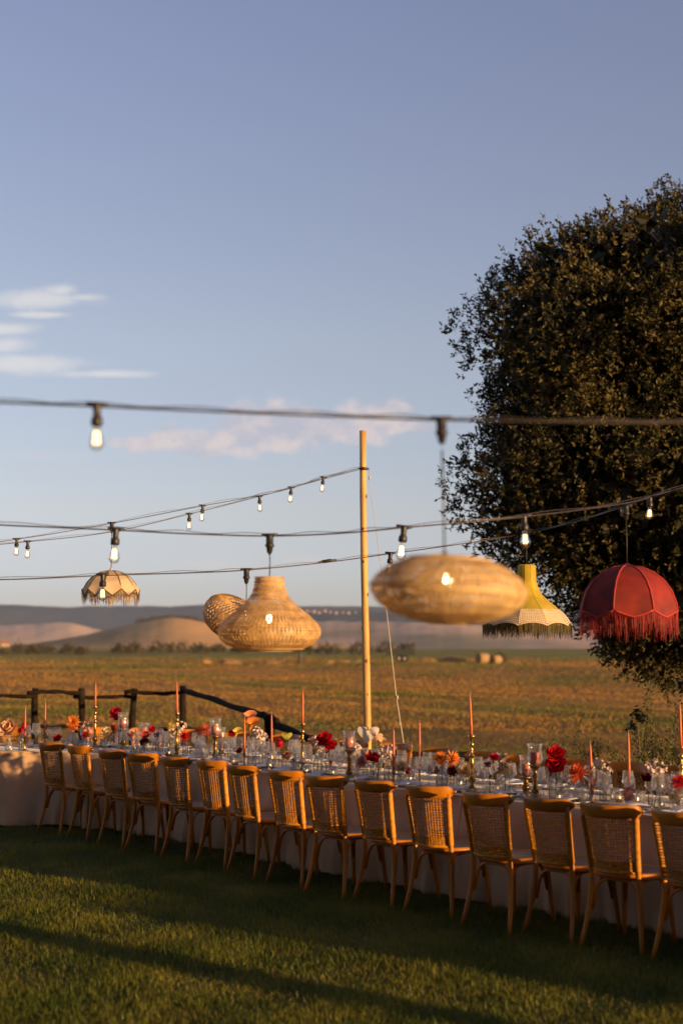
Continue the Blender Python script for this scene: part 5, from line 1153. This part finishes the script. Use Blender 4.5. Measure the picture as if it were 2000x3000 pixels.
def flower(kind, lab, cat, fx, fy, rpx, col, vs, axis=(-.25, -.9, .5), centre='centre', stem='stem', grp=None, dD=0.0, leaf=False):
    p0 = vs.location; D = vs['_D']+dD; p = P(fx, fy, D); r = 1.22*rpx/FPX*D; o = thing('flower', lab, cat, p, 0, grp)
    ax = Vector(axis)+Vector((random.uniform(-.12, .12), random.uniform(-.1, .1), random.uniform(-.1, .1)))
    m, c = bloom(kind, r, ax); q_ = m.obj('petals', M['f_'+col], o, True)
    if kind not in ('calla', 'anthurium'): q_['kind'] = 'stuff'      # petals a pixel or less each
    if c: c.obj('flower_centre', M['f_'+centre], o)
    b = Vector((p0.x+random.uniform(-.006, .006), p0.y, .76))-p; nk = Vector((p0.x, p0.y, .755+vs['_h']*.97))-p; an = -ax.normalized()*r*.25
    if an.z < nk.z: nk = b.lerp(an, .6)
    MB().tube([b, b.lerp(nk, .55)+Vector((.003, 0, 0)), nk, nk.lerp(an, .6)+Vector((0, .004, .004)), an], [.0028, .0027, .0026, .0024, .0028], 6).obj('stem', M[stem], o)
    if leaf:
        ml = MB(); petal(ml, nk, Vector((.6, -.3, .5)), Vector((0, -.5, 1)), .05, .03, .1); petal(ml, b.lerp(nk, .5), Vector((-.6, -.3, .4)), Vector((0, -.5, 1)), .05, .028, .1); ml.obj('leaves', M['stem'], o)
    return o
FL = [
 ('bud', 'rounded cut glass bud vase holding the peach rose at far left', 27, 2200, 2148, 25, 'cut', [('rose', 'large open peach rose at the far left of the table', 'rose', 27, 2134, 23, 'peach')]),
 ('bottle', 'clear bottle vase behind the leftmost low candlestick', 64, 2196, 2146, 19, 'glass', [('pom', 'upper of two red globe flowers behind the leftmost taper', 'flower', 72, 2126, 9, 'crimson'), ('pom', 'lower of two red globe flowers behind the leftmost taper', 'flower', 61, 2140, 8, 'red')]),
 ('bud', 'small clear bud vase holding the cream rose at left', 133, 2184, 2160, 14, 'glass', [('rose', 'small cream rose in front of the second taper from the left', 'rose', 138, 2154, 13, 'cream')]),
 ('ribbed', 'small ribbed vase behind the second front chair', 172, 2190, 2170, 18, 'rib', [('rose', 'round red carnation low behind the second front chair', 'carnation', 169, 2163, 10, 'crimson')]),
 ('flask', 'round frosted flask holding the orange spider dahlia at left', 213, 2190, 2140, 40, 'smoke', [('dahlia', 'big yellow orange dahlia on the round flask at left', 'dahlia', 215, 2115, 19, 'orange'), ('spider', 'drooping red orange petals low on the round flask at left', 'dahlia', 214, 2133, 17, 'orangered')]),
 ('bottle', 'clear bottle vase behind the first tall candlestick', 248, 2186, 2146, 16, 'glass', [('cluster', 'peach and cream posy left of the first tall candlestick', 'posy', 240, 2131, 12, 'peach'), ('cluster', 'dusty beige posy touching the first tall candlestick', 'posy', 258, 2127, 11, 'beige')]),
 ('cyl', 'ribbed cup vase holding the dark red gerbera', 256, 2194, 2165, 20, 'rib', [('gerbera', 'dark centred red gerbera left of the first tall candlestick', 'gerbera', 253, 2153, 12, 'red')]),
 ('bottle', 'clear bottle vase with the cream yellow rose at left', 307, 2192, 2156, 16, 'glass', [('rose', 'cream yellow rose between tall candlestick and pink rose', 'rose', 313, 2145, 14, 'cream')]),
 ('bottle', 'square clear bottle vase with the pink rose', 333, 2188, 2150, 21, 'glass', [('rose', 'pink and peach rose left of the first hurricane', 'rose', 332, 2135, 14, 'coral')]),
 ('bottle', 'tall slim bottle vase half behind the first hurricane pedestal', 347, 2190, 2130, 15, 'glass', [('rose', 'tall crimson rose beside the first hurricane glass', 'rose', 340, 2090, 16, 'crimson'), ('rose', 'dark crimson rosebud under the tall crimson rose', 'rose', 343, 2104, 8, 'burg')]),
 ('ribbed', 'ribbed cup vase behind the wine glass of the fourth chair', 392, 2205, 2178, 20, 'rib', [('rose', 'mauve pink rose seen through a wine glass at left', 'rose', 384, 2151, 9, 'pink')]),
 ('cone', 'clear cone vase with red and burgundy blooms', 423, 2206, 2176, 30, 'rib', [('gerbera', 'bright red daisy over the low hurricane base', 'gerbera', 427, 2154, 13, 'red'), ('rose', 'dark burgundy bloom just below the bright red daisy', 'carnation', 423, 2174, 11, 'burg')]),
 ('cone', 'clear ribbed cone vase left of the frosted votive by the fourth chair', 456, 2206, 2172, 28, 'rib', [('rose', 'red ranunculus right of the low hurricane', 'ranunculus', 446, 2137, 9, 'red'), ('rose', 'small dark plum bloom left of the second tall candlestick', 'flower', 462, 2152, 8, 'mauve')]),
 ('bottle', 'slim bottle vase with the yellow lily by the second tall candlestick', 498, 2200, 2156, 15, 'glass', [('spider', 'yellow lily left of the second tall candlestick', 'lily', 502, 2128, 13, 'yellow')]),
 ('bottle', 'bottle vase of pale stocks behind the second tall candlestick', 512, 2196, 2158, 18, 'glass', [('cluster', 'pale beige stocks left of the second tall candlestick', 'posy', 505, 2142, 12, 'beige'), ('cluster', 'white stocks right of the second tall candlestick', 'posy', 532, 2134, 13, 'blush')]),
 ('ribbed', 'ribbed vase under the red orange dahlia by the fifth chair', 543, 2212, 2174, 17, 'rib', [('dahlia', 'red orange dahlia turned sideways by the second tall candlestick', 'dahlia', 540, 2157, 16, 'red')]),
 ('flask', 'round frosted flask left of the third hurricane', 592, 2222, 2168, 42, 'smoke', [('spider', 'left red spider dahlia beside the third hurricane', 'dahlia', 583, 2145, 21, 'orangered'), ('spider', 'right taller red spider dahlia beside the third hurricane', 'dahlia', 607, 2139, 22, 'orangered')]),
 ('bottle', 'bottle vase with yellow calla and red blooms', 668, 2224, 2174, 16, 'glass', [('calla', 'yellow calla lily left of the brown far chair', 'calla lily', 692, 2148, 11, 'yellow'), ('rose', 'red bloom between hurricane and yellow calla lily', 'flower', 675, 2152, 11, 'red'), ('spider', 'yellow and green lily bud beside the red bloom', 'lily', 664, 2154, 10, 'yellow')]),
 ('ribbed', 'low ribbed cup vase left of the low candlestick', 702, 2232, 2208, 18, 'rib', [('rose', 'low dark red bloom left of the coral calla taper', 'carnation', 702, 2199, 8, 'burg')]),
 ('bottle', 'tall ridged bottle vase with the orange calla lilies', 738, 2247, 2178, 26, 'rib', [('calla', 'upper coral calla lily on the tall bottle', 'calla lily', 726, 2103, 15, 'coral'), ('calla', 'lower orange calla lily on the tall bottle', 'calla lily', 734, 2126, 16, 'orange')]),
 ('bottle', 'clear carafe vase of white orchids right of the calla bottle', 768, 2238, 2186, 24, 'glass', [('cluster', 'upper white orchid spray right of the calla lilies', 'orchid', 757, 2147, 13, 'blush'), ('cluster', 'lower white orchid spray right of the calla lilies', 'orchid', 768, 2166, 15, 'blush'), ('spider', 'coral pink bloom seen through a wine glass', 'flower', 779, 2204, 10, 'coral')]),
 ('bottle', 'wide clear bottle vase with the red pompon', 816, 2251, 2196, 25, 'glass', [('pom', 'crimson pompon dahlia on a thin dark stem', 'dahlia', 819, 2177, 11, 'crimson')]),
 ('ribbed', 'ribbed vase with peach ranunculus by the eighth chair', 838, 2255, 2226, 20, 'rib', [('rose', 'pale peach ranunculus below the green anthurium', 'ranunculus', 840, 2214, 13, 'peach'), ('anthurium', 'small lime green anthurium above the peach ranunculus', 'anthurium', 840, 2155, 11, 'lime')]),
 ('ribbed', 'ribbed cup vase holding the small white rose', 860, 2260, 2236, 19, 'rib', [('rose', 'small white rose beside the peach ranunculus', 'rose', 860, 2228, 8, 'white')]),
 ('flask', 'clear teardrop carafe left of the big red rose', 930, 2267, 2206, 29, 'glass', [('cluster', 'white orchid spray left of the big red rose', 'orchid', 921, 2170, 13, 'blush'), ('cluster', 'low white orchid blooms under the big red rose', 'orchid', 932, 2184, 12, 'blush')]),
 ('bottle', 'square clear bottle vase with the big red roses', 955, 2270, 2208, 30, 'glass', [('rose', 'big crimson garden rose, upper of two by the ninth chair', 'rose', 951, 2166, 20, 'red'), ('rose', 'lower crimson garden rose right of the big one', 'rose', 968, 2184, 15, 'red')]),
 ('cone', 'ribbed cone vase with drooping burgundy petals', 970, 2272, 2244, 24, 'rib', [('spider', 'drooping burgundy bloom left of the dark candle hurricane', 'flower', 968, 2236, 11, 'burg')]),
 ('cyl', 'textured cup vase behind the dusty pink dahlia', 1061, 2285, 2246, 34, 'cut', [('dahlia', 'dusty pink dahlia right of the dark candle hurricane', 'dahlia', 1062, 2233, 21, 'pink')]),
 ('bottle', 'slim tall bottle vase with the white anthurium', 1107, 2284, 2196, 14, 'glass', [('anthurium', 'large cream white anthurium before the timber pole', 'anthurium', 1078, 2146, 22, 'white'), ('anthurium', 'peach anthurium right of the white one', 'anthurium', 1099, 2160, 15, 'peach'), ('calla', 'small brown calla bud beside the peach anthurium', 'calla lily', 1116, 2175, 9, 'peach')]),
 ('cone', 'tall ribbed vase with red ranunculus right of the pink dahlia', 1093, 2288, 2238, 32, 'rib', [('rose', 'crimson ranunculus pair under the peach anthurium', 'ranunculus', 1096, 2221, 14, 'crimson'), ('rose', 'dark red ranunculus left of the crimson one', 'ranunculus', 1083, 2217, 11, 'red')]),
 ('bottle', 'bottle of blush stocks behind the hurricane edge', 1042, 2270, 2222, 18, 'glass', [('cluster', 'blush stocks rising right of the dark candle hurricane', 'posy', 1046, 2196, 14, 'blush')]),
 ('bottle', 'ridged bottle vase of blush sweet peas', 1138, 2290, 2230, 28, 'rib', [('cluster', 'left blush sweet pea stem by the sixth taper', 'sweet peas', 1127, 2199, 14, 'blush'), ('cluster', 'right blush sweet pea stem by the sixth taper', 'sweet peas', 1147, 2196, 13, 'blush'), ('cluster', 'lower blush sweet pea blooms by the sixth taper', 'sweet peas', 1136, 2216, 14, 'blush')]),
 ('ribbed', 'ribbed vase with pale cream rose behind the eleventh chair', 1173, 2296, 2260, 22, 'rib', [('rose', 'pale cream rose under the large wine glass', 'rose', 1175, 2246, 16, 'cream'), ('pom', 'small crimson pompon right of the pale cream rose', 'dahlia', 1194, 2258, 9, 'crimson')]),
 ('flask', 'round textured flask with the double orange dahlias', 1294, 2309, 2250, 38, 'smoke', [('dahlia', 'left coral orange dahlia of the facing pair', 'dahlia', 1289, 2222, 20, 'orange'), ('dahlia', 'right coral orange dahlia of the pair, seen sideways', 'dahlia', 1324, 2223, 22, 'orange')]),
 ('ribbed', 'ribbed cup vase with the burgundy dahlia', 1328, 2310, 2274, 25, 'rib', [('dahlia', 'dark burgundy dahlia under the orange pair', 'dahlia', 1325, 2261, 18, 'burg')]),
 ('ribbed', 'ribbed cup vase with the ruffled cream rose', 1364, 2311, 2278, 22, 'rib', [('rose', 'ruffled cream peach rose left of the fourth tall stick', 'rose', 1363, 2259, 19, 'cream')]),
 ('cone', 'wide clear cone flask behind the twelfth chair', 1433, 2326, 2280, 34, 'glass', [('rose', 'small red bloom atop the brown posy', 'flower', 1447, 2219, 11, 'red'), ('rose', 'purple plum bloom seen through the wine glasses', 'flower', 1428, 2240, 9, 'mauve')]),
 ('cyl', 'clear cylinder vase of brown and cream blooms', 1478, 2324, 2282, 29, 'glass', [('cluster', 'brown hydrangea posy right of the fourth tall stick', 'posy', 1466, 2230, 18, 'brown'), ('cluster', 'beige blooms at the right of the brown posy', 'posy', 1482, 2234, 15, 'beige'), ('spider', 'cream lily opening low on the brown posy vase', 'lily', 1482, 2266, 20, 'cream')]),
 ('bottle', 'sparkling cut glass decanter holding two stacked red roses', 1627, 2345, 2254, 42, 'cut', [('rose', 'upper of two stacked red roses on the decanter', 'rose', 1627, 2211, 23, 'red'), ('rose', 'lower of two stacked red roses on the decanter', 'rose', 1628, 2240, 24, 'red')]),
 ('flask', 'large crackled round flask with the big orange dahlia', 1705, 2351, 2286, 56, 'smoke', [('dahlia', 'very large burnt orange dahlia right of the red roses', 'dahlia', 1693, 2265, 31, 'orangered')]),
 ('bottle', 'clear bottle behind the wine glasses of the fourteenth chair', 1765, 2346, 2284, 22, 'glass', [('cluster', 'wilted beige sweet pea by the plain coral taper', 'sweet peas', 1752, 2245, 15, 'beige'), ('cluster', 'pale green beige blooms right of the wilted sweet pea', 'posy', 1774, 2253, 14, 'beige')]),
 ('ribbed', 'small cut crystal cup holding the dusty pink pompon', 1846, 2360, 2332, 30, 'cut', [('pom', 'dusty pink pompon dahlia below the second last taper', 'dahlia', 1838, 2326, 17, 'pink')]),
 ('bottle', 'clear wide bottle vase at right with sweet peas', 1897, 2362, 2306, 30, 'glass', [('cluster', 'small white blooms left of the big sweet pea bunch', 'sweet peas', 1892, 2252, 12, 'blush'), ('rose', 'dark burgundy bloom under the white sweet peas', 'flower', 1893, 2278, 13, 'burg')]),
 ('cone', 'ridged cone vase with the big sweet pea bunch at right', 1930, 2366, 2310, 34, 'rib', [('cluster', 'upper blush sweet pea bunch near the right edge', 'sweet peas', 1926, 2250, 20, 'blush'), ('cluster', 'lower blush sweet peas near the right edge', 'sweet peas', 1916, 2268, 18, 'blush')]),
 ('ribbed', 'ribbed vase with the red dahlia cut by the right edge', 1986, 2372, 2320, 34, 'rib', [('dahlia', 'bright red dahlia cut by the right picture edge', 'dahlia', 1990, 2294, 24, 'red'), ('rose', 'cream rose low at the right picture edge', 'rose', 1975, 2334, 14, 'cream')]),
]
for kind, lab, px, by_, ty, wpx, g, fl in FL:
    v = vase(kind, lab, px, by_, ty, wpx, g, kind == 'ribbed' or g == 'rib')
    for q in fl:
        k, l, c, fx, fy, r, col = q
        ax = {'calla': (.25, -.35, .9), 'pom': (0, -.3, 1), 'anthurium': (-.1, -.95, .25), 'gerbera': (-.15, -.9, .4)}.get(k, (-.2, -.75, .65))
        if 'sideways' in l: ax = (.75, -.55, .2)
        if col == 'orange' and 'left' in l: ax = (-.15, -.95, .25)
        flower(k, l, c, fx, fy, r, col, v, ax, 'yellow' if (k in ('calla', 'dahlia')) else ('crimson' if k == 'anthurium' and col == 'peach' else 'centre' if col != 'white' else 'cream'), 'stem' if col not in ('red', 'crimson', 'burg') else 'dstem', 'cut flowers on the table', random.uniform(-.02, .02), k == 'rose' and r > 13)
for o in bpy.data.objects:
    for k in ('_D', '_h'):
        if k in o: del o[k]
for l, n_ in LABELS.items():
    if len(n_) > 1: print('DUP', l, n_)
    if not 4 <= len(l.split()) <= 16: print('LEN', len(l.split()), l)
